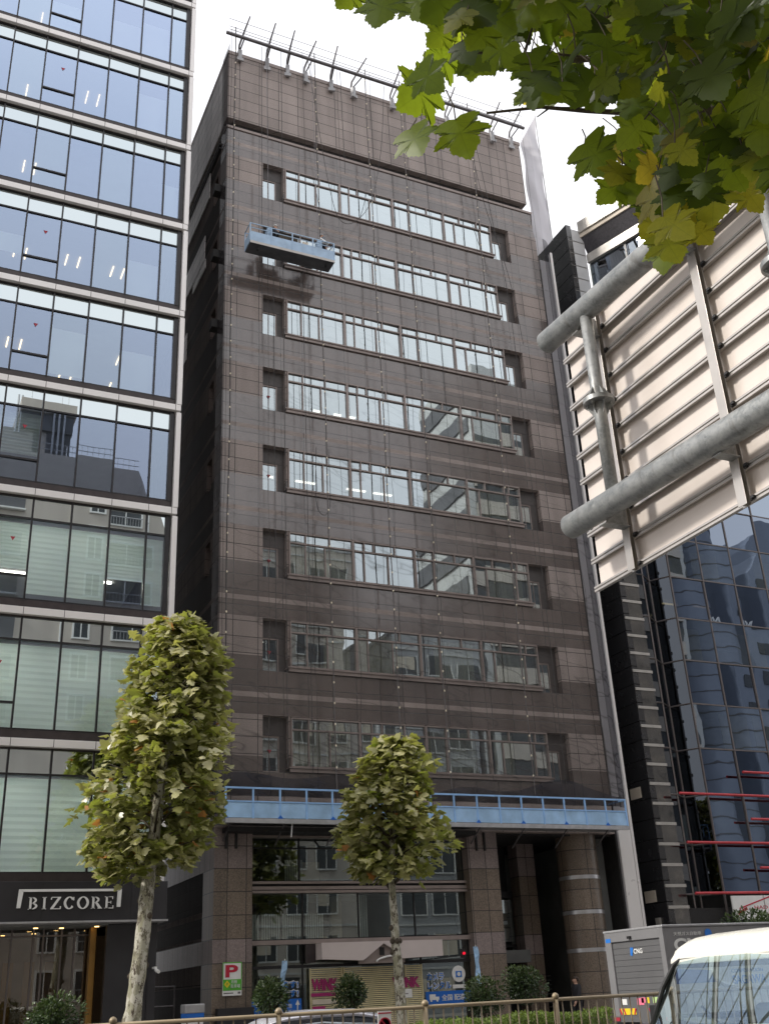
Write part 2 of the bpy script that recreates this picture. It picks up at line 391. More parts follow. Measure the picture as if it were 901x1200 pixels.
M['leaf_hedge'] = leaf_mat('hedge_leaf', [(0, (.09, .15, .02)), (1, (.24, .33, .05))], [(0, (.12, .2, .02)), (1, (.3, .4, .05))], .3, .5, False)

# ------------------------------------------------------------------ lettering
def text(s, name, m, parent, o, u, w, height, depth=.01, width=None, bold=0.):
    """letters from the built-in font laid on a plane: o lower left corner, u along, w up"""
    cu = bpy.data.curves.new(name, 'FONT'); cu.body = s; cu.size = 1; cu.extrude = 0.0; cu.offset = bold
    t = bpy.data.objects.new(name, cu); C.objects.link(t)
    bpy.context.view_layer.update(); dg = bpy.context.evaluated_depsgraph_get()
    me = t.evaluated_get(dg).to_mesh(); vs = [v.co.copy() for v in me.vertices]; fs = [list(p.vertices) for p in me.polygons]
    t.evaluated_get(dg).to_mesh_clear(); bpy.data.objects.remove(t); bpy.data.curves.remove(cu)
    if not vs: return None
    x0 = min(v.x for v in vs); x1 = max(v.x for v in vs); y0 = min(v.y for v in vs); y1 = max(v.y for v in vs)
    sy = height / max(1e-6, y1 - y0); sx = sy if width is None else width / max(1e-6, x1 - x0)
    o = Vector(o); u = Vector(u).normalized(); w = Vector(w).normalized(); nn = u.cross(w)
    mb = MB(); n0 = len(vs)
    for k in (0, 1):
        for v in vs: mb.v.append(tuple(o + u * ((v.x - x0) * sx) + w * ((v.y - y0) * sy) + nn * (depth * k)))
    edges = {}
    for f in fs:
        mb.f.append([i + n0 for i in f]); mb.f.append(list(reversed(f)))
        for a, b in zip(f, f[1:] + f[:1]): edges[(a, b)] = 1
    for a, b in edges:
        if (b, a) not in edges: mb.f.append([a, b, b + n0, a + n0])
    return mb.build(name, m, parent)
UX = (1, 0, 0); UZ = (0, 0, 1)

# ------------------------------------------------------------------ camera
P_F, P_YAW, P_PITCH, P_ROLL = 1239.0, 0.45267, 0.42925, -0.05231
cam = bpy.data.cameras.new('camera'); co = bpy.data.objects.new('camera', cam); C.objects.link(co)
cy, sy, cp, sp = math.cos(P_YAW), math.sin(P_YAW), math.cos(P_PITCH), math.sin(P_PITCH)
fw = Vector((sy * cp, cy * cp, sp)); rr_ = Vector((cy, -sy, 0)); uu_ = rr_.cross(fw)
c_, s_ = math.cos(P_ROLL), math.sin(P_ROLL)
r2 = rr_ * c_ + uu_ * s_; u2 = rr_ * -s_ + uu_ * c_
mw = Matrix((r2, u2, -fw)).transposed().to_4x4(); mw.translation = (0, 0, 1.55); co.matrix_world = mw
cam.sensor_fit = 'VERTICAL'; cam.sensor_height = 24; cam.lens = 24 * P_F / 1200; cam.clip_start = .05; cam.clip_end = 2000
scene.camera = co

# ------------------------------------------------------------------ light
w = bpy.data.worlds.new('World'); scene.world = w; w.use_nodes = True; nt = w.node_tree
for q in list(nt.nodes): nt.nodes.remove(q)
n = N(nt); out = n.new('ShaderNodeOutputWorld'); bg = n.new('ShaderNodeBackground')
sky = n.new('ShaderNodeTexSky'); sky.sky_type = 'NISHITA'; sky.sun_disc = False
SUN = Vector((-.80, .08, .60)).normalized()
sky.sun_elevation = math.asin(SUN.z); sky.sun_rotation = math.atan2(SUN.x, SUN.y); sky.dust_density = 4
tc = n.new('ShaderNodeTexCoord'); cl = n.noise(n.scale(tc.outputs['Generated'], (1, 1, 2.2)), 1.7, 4, .5)
cloud = n.mix(n.ramp(cl, .35, .68), (9.2, 9.25, 9.7), (10.6, 10.4, 10.4))
n.link(n.mix(.92, sky.outputs[0], cloud), bg.inputs[0]); bg.inputs[1].default_value = .094
n.link(bg.outputs[0], out.inputs[0])
sl = bpy.data.lights.new('sun', 'SUN'); so = bpy.data.objects.new('sun', sl); C.objects.link(so)
sl.energy = 2.0; sl.angle = R(6); sl.color = (1, .95, .87); so.rotation_euler = SUN.to_track_quat('Z', 'Y').to_euler(); so.location = (-20, -20, 60)
scene.view_settings.view_transform = 'Standard'; scene.view_settings.look = 'None'; scene.view_settings.exposure = .68; scene.view_settings.gamma = 1
cyc = scene.cycles; cyc.max_bounces = 7; cyc.transparent_max_bounces = 14; cyc.glossy_bounces = 4; cyc.diffuse_bounces = 3; cyc.transmission_bounces = 4
try: cyc.use_denoising = True
except Exception: pass
cyc.sample_clamp_indirect = 6

# ------------------------------------------------------------------ setting
b = MB(); b.box(-600, 600, -600, 600, -.6, -.02); struct(b.build('ground', M['soil']))
b = MB(); b.box(-200, 200, 2.6, 27.0, -.3, 0); struct(b.build('road', M['asphalt']))
b = MB(); b.box(-200, 200, -8, 2.4, -.3, .12); struct(b.build('near_pavement', M['pave']))
b = MB(); b.box(-200, 200, 27.25, 60, -.3, .15); struct(b.build('far_pavement', M['pave']))
b = MB(); b.box(-200, 200, 2.4, 2.6, -.3, .135); b.box(-200, 200, 27.0, 27.25, -.3, .165); struct(b.build('kerb', M['kerb']))
b = MB(); b.box(-200, 200, 14.4, 15.2, -.2, .2); struct(b.build('median', M['kerb']))
b = MB()
for x in range(-60, 60, 8):
    b.box(x, x + 4, 8.9, 9.05, .0, .004); b.box(x, x + 4, 20.9, 21.05, .0, .004)
b.box(-150, 150, 3.0, 3.12, 0, .004); b.box(-150, 150, 26.4, 26.52, 0, .004); struct(b.build('road_marking', M['line']))

# ------------------------------------------------------------------ glass office building on the left
LY = 35.0
L = thing('glass_office_building', (1, LY, 0), 'blue glass office building with white floor bands, signed BIZCORE over its entrance', 'building')
MX = [-1.745 + 1.315 * i for i in range(8)] + [8.16]
def zb_(k): return 5.44 + 4.345 * k
bd = MB(); wt = MB()
for k in range(0, 11):
    z = zb_(k); bb = MB(); x1 = 8.53
    bb.box(-16, x1 - .02, LY - .22, LY + .3, z - .56, z - .30)
    for x in MX[1:]: pass
    o = bb.build('floor_band', M['band_white'], L, bevel=.012)
    bd.box(-16, 8.30, LY - .05, LY + .28, z - .30, z - .005); bd.box(-16, 8.30, LY - .06, LY + .28, z - .61, z - .562)
    for x in MX[:-1] + [8.3]:
        bd.box(x - .009, x + .009, LY - .224, LY - .16, z - .555, z - .305)
    if k < 10: wt.box(8.34, 8.53, LY - .23, LY + .1, z - .29, z + 3.70)
bd.build('spandrel', M['band_dark'], L); wt.build('corner_trim', M['band_white'], L, bevel=.012)
rest = MB()
wn = 0
for k in range(0, 10):
    z = zb_(k); top = z + 3.78
    for i in range(8):
        xa, xb = MX[i], MX[i + 1]
        big = k <= 9
        fr = MB(); t = .03
        fr.box(xa - t, xa + t, LY - .07, LY + .08, z, top)
        if i == 7: fr.box(xb - t, xb + .14, LY - .07, LY + .08, z, top)
        fr.box(xa + t, xb - t, LY - .05, LY + .06, z + 2.93, z + 2.99)
        fr.box(xa + t, xb - t, LY - .05, LY + .06, z, z + .05); fr.box(xa + t, xb - t, LY - .05, LY + .06, top - .05, top)
        if i == 3: fr.box(xa + t, xb - t, LY - .05, LY + .06, z + .83, z + .90)
        if k == 9 and i < 2: 
            for f in fr.f: pass
        wo = fr.build('window', M['frame_dark'], L); tl = random.uniform(-.006, .006); tz = random.uniform(-.010, .010)
        def quad(z0, z1, nm, mt, tl=tl, tz=tz):
            q = MB(); q.face([(xa + t, LY + .005 + tl, z0), (xb - t, LY + .005 - tl, z0), (xb - t, LY + .005 - tl + tz, z1), (xa + t, LY + .005 + tl + tz, z1)])
            return q.build(nm, mt, wo)
        quad(z + .05, z + 2.93, 'pane', M[random.choice(['glassL', 'glassL', 'glassL2', 'glassL3'])]); quad(z + 2.99, top - .05, 'transom_pane', M['glassT'])
        if i == 3 and k not in (6, 8, 9):
            q = MB(); cx = (xa + xb) / 2 + .1; q.prism([(cx, z + 2.08), (cx + .08, z + 2.23), (cx - .08, z + 2.23)], LY - .012, LY - .002); q.build('fire_access_mark', M['redmark'], wo)
    for x in range(11):
        xx = -1.745 - 1.315 * (x + 1)
        rest.box(xx - .03, xx + .03, LY - .07, LY + .08, z, top); 
    rest.box(-16, -1.78, LY - .05, LY + .06, z + 2.93, z + 2.99)
rest.build('side_mullions', M['frame_dark'], L)
q = MB()
for k in range(10): z = zb_(k); q.face([(-16, LY + .02, z), (-1.78, LY + .02, z), (-1.78, LY + .02, z + 3.75), (-16, LY + .02, z + 3.75)])
q.build('side_glazing', M['glassL'], L)
fl = MB(); lm = MB(); bl = MB()
for k in range(0, 10):
    z = zb_(k); fl.box(-16, 8.25, LY + .3, 47, z - .5, z - .02)
    fl.box(-16, 8.25, LY + .35, LY + .38, z + 2.95, z + 3.8)
for k in range(0, 10):
    z = zb_(k) + 3.0; fl.box(-16, 8.25, LY + .38, 47, z + .0, z + .03)
body = MB(); body.box(-16, 8.25, 47, 47.3, 0, 49); body.box(8.25, 8.5, LY + .3, 47.3, 0, 49); body.box(-16.3, -16, LY, 47.3, 0, 49)
body.box(-16.3, 8.5, LY, 47.3, 48.9, 49.4)
fl.build('interior', M['ceiling'], L); body.build('outer_wall', M['black_clad'], L)
for k, x, y in [(8, -.5, 37.2), (8, .1, 37.2), (8, 2.0, 37.0), (8, 2.5, 37.0), (7, 1.75, 37.2), (7, 4.25, 36.6), (7, 4.75, 36.6), (6, 2.0, 37.1), (6, 2.45, 37.1), (6, 1.9, 39.5),
                (5, 2.05, 37.3), (5, 2.5, 37.3), (5, 4.1, 37.1), (5, 4.6, 37.1), (5, 6.0, 37.2), (5, 6.45, 37.2), (5, 2.1, 39.6), (5, 2.6, 39.6),
                (4, 2.2, 37.4), (4, 2.7, 37.4), (4, 4.4, 36.9), (4, 4.95, 36.9), (4, 4.5, 39.2), (4, 4.95, 39.2), (4, 6.5, 37.2), (4, 6.95, 37.2), (4, 6.6, 39.4), (4, 7.05, 39.4),
                (3, 2.3, 37.2), (3, 2.75, 37.2), (2, .9, 36.6), (2, 1.5, 38.2), (1, 3.7, 37.2), (1, 4.2, 37.2), (1, 3.75, 39.2), (1, 4.3, 39.2), (1, 5.6, 37.3), (1, 6.1, 37.3), (1, 5.7, 39.6), (0, 3.9, 37.)]:
    z = zb_(k) + 2.98; lb = MB(); lb.box(x - .025, x + .025, y, y + .75, z - .03, z); lb.build('ceiling_lamp', M['lamp'], L)
for k in (0, 1, 2, 3):
    for i in range(8):
        if k == 3 and i not in (2, 3): continue
        xa, xb = MX[i], MX[i + 1]; z = zb_(k); hb = .05 if k < 2 else (.35 if i % 3 else 1.2)
        bb = MB(); nz = 26
        for j in range(nz):
            za = z + hb + (2.9 - hb) * j / nz; zc = z + hb + (2.9 - hb) * (j + 1) / nz
            ya, yc = (LY + .30, LY + .325) if j % 2 else (LY + .325, LY + .30); bb.face([(xa, ya, za), (xb, ya, za), (xb, yc, zc), (xa, yc, zc)])
        bb.build('blind', M['blindL'], L)
for k in range(4, 10):
    for i in range(8):
        if random.random() < .74: continue
        xa, xb = MX[i], MX[i + 1]; z = zb_(k); za = z + random.choice([.05, .05, .4, 1.1]); zc = z + random.choice([2.9, 2.4, 2.0]); bb = MB(); bb.face([(xa, LY + .33, za), (xb, LY + .33, za), (xb, LY + .33, zc), (xa, LY + .33, zc)]); bb.build('blind', M['blindL'], L)
for k in range(3):  # extra glowing strips added behind the blinds to brighten them
    for y in (36.4, 38.2, 40.2):
        for i in range(5):
            lb = MB(); x = -6.5 + i * 2.9; z = zb_(k) + 2.97; lb.box(x, x + 2.2, y, y + .12, z - .04, z); lb.build('blind_fill_strip', M['tube'], L)
# entrance canopy and sign
cb = MB(); cb.box(-9, 8.62, LY - .34, LY + 1.6, 4.06, 5.18); cb.build('entrance_fascia', M['black_clad'], L, bevel=.01)
cb = MB(); cb.box(-9, 8.66, LY - .38, LY + 1.6, 4.0, 4.055); cb.build('canopy_edge', M['alu'], L)
cb = MB(); cb.box(-9, 8.5, LY - .2, LY + .3, 5.185, 5.43); cb.build('lintel_strip', M['band_dark'], L)
cj = MB(); [cj.box(x - .006, x + .006, LY - .345, LY - .335, 4.06, 5.18) for x in (-1.2, 1.6, 4.85, 7.5)]; cj.build('fascia_joint', M['black'], L)
SY = LY - .345
br = MB(); br.prism([(4.13, 4.43), (4.24, 4.43), (4.29, 4.88), (4.16, 4.95)], SY - .05, SY); br.prism([(4.16, 4.955), (4.3, 4.885), (7.06, 4.885), (7.18, 4.955)], SY - .05, SY)
br.prism([(7.06, 4.43), (7.17, 4.43), (7.19, 4.945), (7.065, 4.875)], SY - .05, SY); br.build('sign_bracket', M['white'], L)
def serif_word():
    mb = MB(); H = .345; z0 = 4.39; y0, y1 = SY - .035, SY - .001
    def P(pts, x): mb.prism([(x + px, z0 + pz * H) for px, pz in pts], y0, y1)
    def rect(x, a, b_, c, d): P([(a, c), (b_, c), (b_, d), (a, d)], x)
    def arc(x, cx, cz, rx, rz, tx, tz, a0, a1, n=14):
        for i in range(n):
            a, b_ = R(a0 + (a1 - a0) * i / n), R(a0 + (a1 - a0) * (i + 1) / n)
            ia = 1 - tx * abs(math.cos(a)) - tz * abs(math.sin(a)); ib = 1 - tx * abs(math.cos(b_)) - tz * abs(math.sin(b_))
            P([(cx + rx * ia * math.cos(a), cz + rz * ia * math.sin(a)), (cx + rx * math.cos(a), cz + rz * math.sin(a)), (cx + rx * math.cos(b_), cz + rz * math.sin(b_)), (cx + rx * ib * math.cos(b_), cz + rz * ib * math.sin(b_))], x)
    def stem(x, a, t=.062):
        rect(x, a, a + t, .0, 1.); rect(x, a - .03, a + t + .03, 0, .055); rect(x, a - .03, a + t + .03, .945, 1.)
    out_ = []
    def done():
        nonlocal mb
        out_.append(mb); mb = MB()
    X = 4.46; stem(X, .03); arc(X, .10, .74, .135, .26, .40, .2, -90, 90); arc(X, .10, .265, .165, .265, .38, .19, -90, 90)
    rect(X, .09, .12, .945, 1.); rect(X, .09, .12, .475, .53); rect(X, .09, .12, 0, .055)
    done()
    X = 4.855; stem(X, .03)
    done()
    X = 5.1; rect(X, .02, .29, .94, 1.); rect(X, .0, .30, 0, .06); P([(0, .06), (.085, .06), (.29, .94), (.205, .94)], X); rect(X, .0, .03, .78, .94); rect(X, .275, .305, .06, .24)
    done()
    X = 5.48; arc(X, .165, .5, .165, .52, .42, .12, 42, 318, 22); rect(X, .275, .30, .70, .98)
    done()
    X = 5.87; arc(X, .175, .5, .175, .52, .38, .12, 0, 360, 30)
    done()
    X = 6.29; stem(X, .03); arc(X, .10, .735, .14, .265, .4, .2, -90, 90); rect(X, .09, .12, .945, 1.); rect(X, .09, .12, .47, .53); P([(.11, .5), (.19, .5), (.31, .055), (.22, .055)], X); rect(X, .2, .33, 0, .055)
    done()
    X = 6.69; stem(X, .03); rect(X, .09, .25, .94, 1.); rect(X, .09, .27, 0, .06); rect(X, .09, .2, .48, .54); rect(X, .225, .25, .78, .94); rect(X, .245, .27, .06, .24); rect(X, .18, .2, .4, .62)
    done(); return out_
for m_b in serif_word(): m_b.build('sign_letter', M['white'], L)
# lobby behind the canopy
EY = 36.6
lb = MB(); lb.box(-9, 8.25, 41, 41.2, 0, 4.0); lb.box(-9, 8.25, EY + .1, 41, .15, .2); lb.build('lobby_wall', M['lobby'], L)
lb = MB(); lb.box(-9, 6.95, LY + .2, 41, 3.96, 4.0); lb.build('lobby_ceiling', M['interior'], L)
lb = MB(); lb.box(6.95, 8.25, LY + .35, LY + .6, 0, 3.98); lb.build('dark_wall_panel', M['black_clad'], L)
lb = MB(); lb.box(6.6, 6.78, EY - .5, EY - .2, 0, 3.96); lb.build('lobby_pillar', M['brass'], L)
lb = MB()
for x in (-2, -1.2, 3.95, 4.3, 4.95, 5.25, 5.8, 6.2): lb.box(x - .025, x + .025, EY - .05, EY + .05, .15, 3.96)
lb.box(-9, 6.9, EY - .04, EY + .04, 3.74, 3.79); lb.build('lobby_mullions', M['mull'], L)
q = MB(); q.face([(-9, EY, .15), (6.9, EY, .15), (6.9, EY, 3.95), (-9, EY, 3.95)]); q.build('lobby_glass', M['glassE'], L)
for x, y in ((4.9, 35.9), (5.7, 36.1), (5.2, 38.4), (6.7, 35.7), (4.3, 39), (3.4, 36.2), (2.2, 37)):
    lb = MB(); lb.lathe((x, y, 3.94), [(.07, 0), (.07, .02)], 12); lb.build('downlight', M['lampo'], L)
for x in (4.6, 5.3, 6.0):
    lb = MB(); lb.box(x, x + .35, 40.9, 40.97, .4, 3.2); lb.build('wall_niche', M['brass'], L)

# ------------------------------------------------------------------ brown granite office building
BY = 36.0
B = thing('granite_office_building', (18.7, BY, 0), 'nine storey brown granite office building wrapped in black safety net', 'building')
XL, XR = 10.46, 27.02
wall = MB(); zb = [34.87 - 3.7 * k for k in range(8)]
wall.box(XL, 12.2, BY, BY + .9, 7.05, 38.6); wall.box(25.35, XR, BY, BY + .9, 7.05, 38.6)
wall.box(12.2, 25.35, BY, BY + .9, 36.91, 38.6)
for k in range(8):
    lo = zb[k] - 1.66 if k < 7 else 7.05
    wall.box(12.2, 25.35, BY, BY + .9, lo, zb[k])
wall.box(XL, 26.75, BY, BY + .6, 39.1, 43.15)
for z in zb:
    wall.box(13.20, 13.26, BY + .02, BY + .9, z, z + 2.04); wall.box(24.26, 24.32, BY + .02, BY + .9, z, z + 2.04)
wall.build('wall', M['stone'], B)
sw = MB()
wy = [(37.25, 37.95)]
sw.box(XL + .002, XL + .4, BY + .9, 37.25, 7.05, 38.6); sw.box(XL + .002, XL + .4, 37.95, 54, 7.05, 38.6)
last = 7.05
for z in reversed(zb): sw.box(XL + .002, XL + .4, 37.25, 37.95, last, z + .35); last = z + 1.75
sw.box(XL + .002, XL + .4, 37.25, 37.95, last, 38.6); sp_ = MB(); sp_.box(XL + .002, XL + .4, BY + .6, 54, 39.1, 43.15); sp_.build('side_parapet', M['side_grey'], B)
for y0, y1, z0, z1 in ((38.6, 43.5, 36.4, 37.9), (39.2, 45.5, 33.2, 34.6), (39.0, 41.2, 32.6, 33.1), (42.0, 46.5, 29.4, 30.9)): c = MB(); c.box(XL - .04, XL, y0, y1, z0, z1); c.build('side_cladding', M['side_grey'], B)
for z0 in (35.2, 31.5, 27.8): c = MB(); c.box(XL - .3, XL, 36.7, 37.15, z0, z0 + .4); c.build('vent_hood', M['groove'], B)
for z0 in (37.95, 38.2): c = MB(); c.box(XL - .08, XL, BY + .9, 53, z0, z0 + .07); c.build('side_ledge', M['groove'], B)
sw.build('side_wall', M['stone_shaded'], B)
g = MB(); g.box(XL + .25, 26.5, BY + .3, 53.8, 38.55, 39.15); g.build('shadow_groove', M['groove'], B)
g = MB(); g.box(XL - .02, 26.8, BY - .03, 54, 43.15, 43.35); g.build('parapet_coping', M['frame_pink'], B)
g = MB(); g.box(XL - .03, 27.05, BY - .05, BY + .5, 38.45, 38.595); g.build('cornice', M['frame_pink'], B, bevel=.01)
g = MB()
for z in (39.75, 40.0, 40.25): pass
g.box(XL + .4, XR, 53.7, 54, 0, 43); g.box(XL + .4, XR - .02, BY + .9, 53.7, 37.2, 38.5); g.box(XR - .3, XR, BY + .95, 54, 0, 43); g.box(XL + .5, 26.7, BY + .7, 53, 42.9, 43.1); g.build('inner_shell', M['interior'], B)
g = MB()
for z in zb: g.box(XL + .4, XR - .3, BY + .92, 53.7, z - .5, z - .1)
g.box(XL + .4, 20.2, BY + .92, 42, 4.9, 5.1)
g.box(XL + .4, XR - .3, 42, 42.2, 1, 37); g.build('floor_slab', M['interior'], B)
g = MB()
for z in zb: g.box(XL + .4, XR - .3, BY + .95, 42, z + 2.05, z + 2.1)
g.build('ceiling_panel', M['ceiling'], B)
bays = [(13.26, 15.99), (15.99, 18.76), (18.76, 21.55), (21.55, 24.26)]
updiv = [(.70, 1.72), (.5, .92, 1.86), (.88, 1.88), (.92, 1.9, 2.14)]
lodiv = [(.69, 1.52), (.48, 1.55), (.87,), (.6, 2.06)]
for k in range(8):
    z = zb[k]; s = MB(); s.prism([(0, 0)] * 0 or [(13.2, z + .02), (24.32, z + .02), (24.32, z + .15), (13.2, z + .15)], BY - .08, BY + .3)
    s.box(13.16, 24.36, BY - .12, BY + .28, z + .15, z + .19); s.build('window_sill', M['frame_pink'], B)
    for bi, (xa, xb) in enumerate(bays):
        f = MB(); y0, y1 = BY - .08, BY + .05
        f.box(xa, xa + .05, y0, y1, z + .19, z + 1.98); f.box(xb - .045, xb, y0, y1, z + .19, z + 1.98)
        f.box(xa + .05, xb - .045, y0, y1, z + .19, z + .24); f.box(xa + .05, xb - .045, y0 + .01, y1, z + 1.94, z + 2.0)
        f.box(xa + .05, xb - .045, y0 + .02, y1, z + 1.52, z + 1.58)
        for d in updiv[bi]: f.box(xa + d - .022, xa + d + .022, y0 + .01, y1, z + 1.585, z + 1.93)
        for d in lodiv[bi]: f.box(xa + d - .022, xa + d + .022, y0 + .02, y1, z + .24, z + 1.50)
        wo = f.build('window', M['frame_pink'], B)
        cuts = [0] + list(lodiv[bi]) + [xb - xa]
        q = MB()
        for a, c in zip(cuts, cuts[1:]):
            e = random.uniform(-.008, .008); e2 = random.uniform(-.010, .010)
            q.face([(xa + a, BY + .01 + e, z + .2), (xa + c, BY + .01 - e, z + .2), (xa + c, BY + .01 - e + e2, z + 1.96), (xa + a, BY + .01 + e + e2, z + 1.96)])
        q.build('pane', M['glassM'], wo)
    for xa, xb in ((12.2, 13.2), (24.32, 25.35)):
        f = MB(); yy = BY + .30; ga, gb = (xa, xa + .72) if xa < 13 else (xa, xa + .66)
        f.box(ga, ga + .04, yy, yy + .08, z, z + 1.36); f.box(gb - .04, gb, yy, yy + .08, z, z + 1.36); f.box(ga + .04, gb - .04, yy, yy + .08, z, z + .10); f.box(ga + .04, gb - .04, yy, yy + .08, z + 1.3, z + 1.36)
        f.box(xa + .34, xa + .36, yy + .02, yy + .08, z + .10, z + 1.3)
        wo = f.build('small_window', M['frame_pink'], B)
        q = MB(); q.face([(ga, yy + .04, z + .1), (gb, yy + .04, z + .1), (gb, yy + .04, z + 1.34), (ga, yy + .04, z + 1.34)]); q.build('pane', M['glassM'], wo); q = MB(); q.box(xa, xb, yy - .02, yy + .5, z + 1.362, z + 2.04); q.box(gb + .002, xb, yy - .01, yy + .5, z, z + 1.36); q.build('recess_panel', M['recess'], wo)
        if xa < 13 and k >= 3:
            q = MB(); cx = xa + .36; q.prism([(cx, z + .72), (cx + .08, z + .86), (cx - .08, z + .86)], yy + .0, yy + .015); q.build('fire_access_mark', M['redmark'], wo)
    # sunk slit window on the side wall
    q = MB(); q.box(XL + .25, XL + .3, 37.25, 37.95, z + .35, z + 1.75); q.build('slit_window', M['glassRd'], B)
def curtain(xa, xb, z, y=BY + .42, h0=.2, h1=1.92):
    c = MB(); n = int((xb - xa) / .045); pts = []
    for i in range(n + 1):
        x = xa + (xb - xa) * i / n; pts.append((x, y + .035 * math.sin(i * 1.57) + .02 * math.sin(i * .37)))
    for a, b_ in zip(pts, pts[1:]): c.face([(a[0], a[1], z + h0), (b_[0], b_[1], z + h0), (b_[0], b_[1], z + h1), (a[0], a[1], z + h1)])
    c.build('curtain', M['curtain'], B)
for k, spans in {3: [(21.6, 24.2)], 4: [(21.6, 24.2)], 5: [(13.3, 15.9), (22.4, 24.2), (19.9, 21.5)], 6: [(14.8, 15.9), (16.1, 18.0), (19.6, 21.4), (22.5, 23.9)], 7: [(13.4, 14.6), (14.8, 15.8), (16.3, 18.5), (19.0, 21.2), (22., 22.9)]}.items():
    for a, c in spans: curtain(a, c, zb[k])
for k, xx in {4: (13.4, 14.6, 17.0, 18.3), 6: (12.5, 17.6, 12.8), 7: (12.6,), 1: (18.2,), 3: (13.9, 15.5, 16.5, 17.2), 5: (12.5, 15.7), 2: (14., 16.)}.items():
    for x in xx:
        lb = MB(); lb.box(x, x + (.9 if k == 4 else .35), 38.6, 38.72, zb[k] + 2.0, zb[k] + 2.04); lb.build('ceiling_lamp', M['lampw'], B)
# ground floor
def column(x0, x1, y0, y1, nm='column'):
    c = MB(); c.box(x0, x1, y0, y1, .1, 2.77); c.box(x0, x1, y0, y1, 3.51, 5.72); o = c.build(nm, M['stone_low'], B)
    for z0, z1 in ((2.77, 3.51), (5.72, 7.05)): c = MB(); c.box(x0 - .003, x1 + .003, y0 - .003, y1, z0, z1); c.build('stone_band', M['stone_pink'], o)
column(10.5, 11.84, BY + .02, BY + 1.3); column(20.22, 21.5, BY + .02, BY + 1.2); column(23.95, 24.75, 38.6, 39.3)
c = MB(); c.box(10.52, 10.9, BY + 1.3, 54, .1, 2.77); c.box(10.52, 10.9, BY + 1.3, 54, 3.51, 5.72); c.build('side_base_wall', M['stone_shaded'], B)
c = MB(); c.box(10.51, 10.9, BY + 1.3, 54, 2.77, 3.51); c.box(10.51, 10.9, BY + 1.3, 54, 5.72, 7.05); c.build('side_base_band', M['stone_pink'], B)
c = MB(); c.box(XL + .05, XR, BY + .3, 45, 6.98, 7.04); c.box(XL + .3, 20.3, BY - .6, BY + .3, 6.85, 7.0); c.build('soffit', M['groove'], B)
c = MB(); c.box(11.84, 20.22, BY + .3, BY + .62, 5.05, 5.16); c.box(11.84, 20.22, BY + .26, BY + .62, 5.24, 5.32); c.box(11.84, 20.22, BY + .26, BY + .62, 3.30, 3.44); c.box(11.84, 20.22, BY + .26, BY + .6, 4.94, 5.02)
c.box(11.84, 20.22, BY + .3, BY + .6, 6.78, 6.98); c.build('shop_beam', M['frame_pink'], B)
c = MB(); c.box(11.84, 20.22, BY + .4, BY + .7, 5.02, 5.26); c.build('beam_recess', M['groove'], B)
SG = BY + .5
for (z0, z1, xs, dv) in ((5.32, 6.78, (11.84, 13.7, 15.8, 17.9, 20.22), .0), (3.44, 4.94, (11.84, 13.8, 15.9, 18.1, 20.22), 0), (.3, 3.30, (11.84, 13.78, 18.25, 20.22), 0)):
    for xa, xb in zip(xs, xs[1:]):
        f = MB(); f.box(xa, xa + .022, SG - .04, SG + .04, z0, z1); f.box(xb - .022, xb, SG - .04, SG + .04, z0, z1); f.box(xa + .021, xb - .021, SG - .06, SG + .04, z0 - .001, z0 + .04)
        if z0 > 5: f.box(xa, xb, SG - .05, SG + .04, z1 - .36, z1 - .31)
        if z0 < 1: f.box(xa, xb, SG - .07, SG + .04, 2.56, 2.66)
        wo = f.build('shop_window', M['frame_dark'], B)
        q = MB(); q.face([(xa, SG, z0), (xb, SG, z0), (xb, SG, z1), (xa, SG, z1)]); q.build('pane', M['glassG'], wo)
def blinds(xa, xb, z0, z1, y=SG + .35):
    c = MB(); x = xa
    while x < xb:
        c.face([(x, y, z0), (x + .075, y + .03, z0), (x + .075, y + .03, z1), (x, y, z1)]); x += .085
    c.build('vertical_blind', M['blind'], B)
for a, c_2 in ((11.95, 12.35), (12.45, 13.1), (13.2, 13.95), (14.05, 14.7)): blinds(a, c_2, 3.5, 4.3)
blinds(16.0, 16.35, 3.5, 4.9); blinds(13.3, 13.9, 5.35, 6.1)
c = MB(); c.box(14.0, 14.7, SG + .6, SG + 1.0, 5.35, 6.05); c.box(15.2, 15.6, SG + .8, SG + 1., 3.45, 4.9); c.build('cabinet', M['cream'], B)
c = MB(); c.box(11.9, 20.2, 39.5, 39.7, .2, 7); c.build('back_wall', M['interior'], B)
# slatted shutters behind the awning
for xa, xb in ((14.0, 15.15), (15.22, 17.25), (17.55, 18.18)):
    c = MB(); zz = .3
    while zz < 2.5: c.box(xa, xb, SG - .16, SG - .12, zz, zz + .040); zz += .062
    c.box(xa - .02, xa + .02, SG - .18, SG - .1, .3, 2.53); c.box(xb - .02, xb + .02, SG - .18, SG - .1, .3, 2.53); c.build('slatted_shutter', M['shutter'], B)
c = MB(); c.box(15.7, 15.74, SG - .24, SG - .2, 1.5, 1.8); c.box(15.8, 15.84, SG - .24, SG - .2, 1.5, 1.8); c.build('door_handle', M['black'], B)
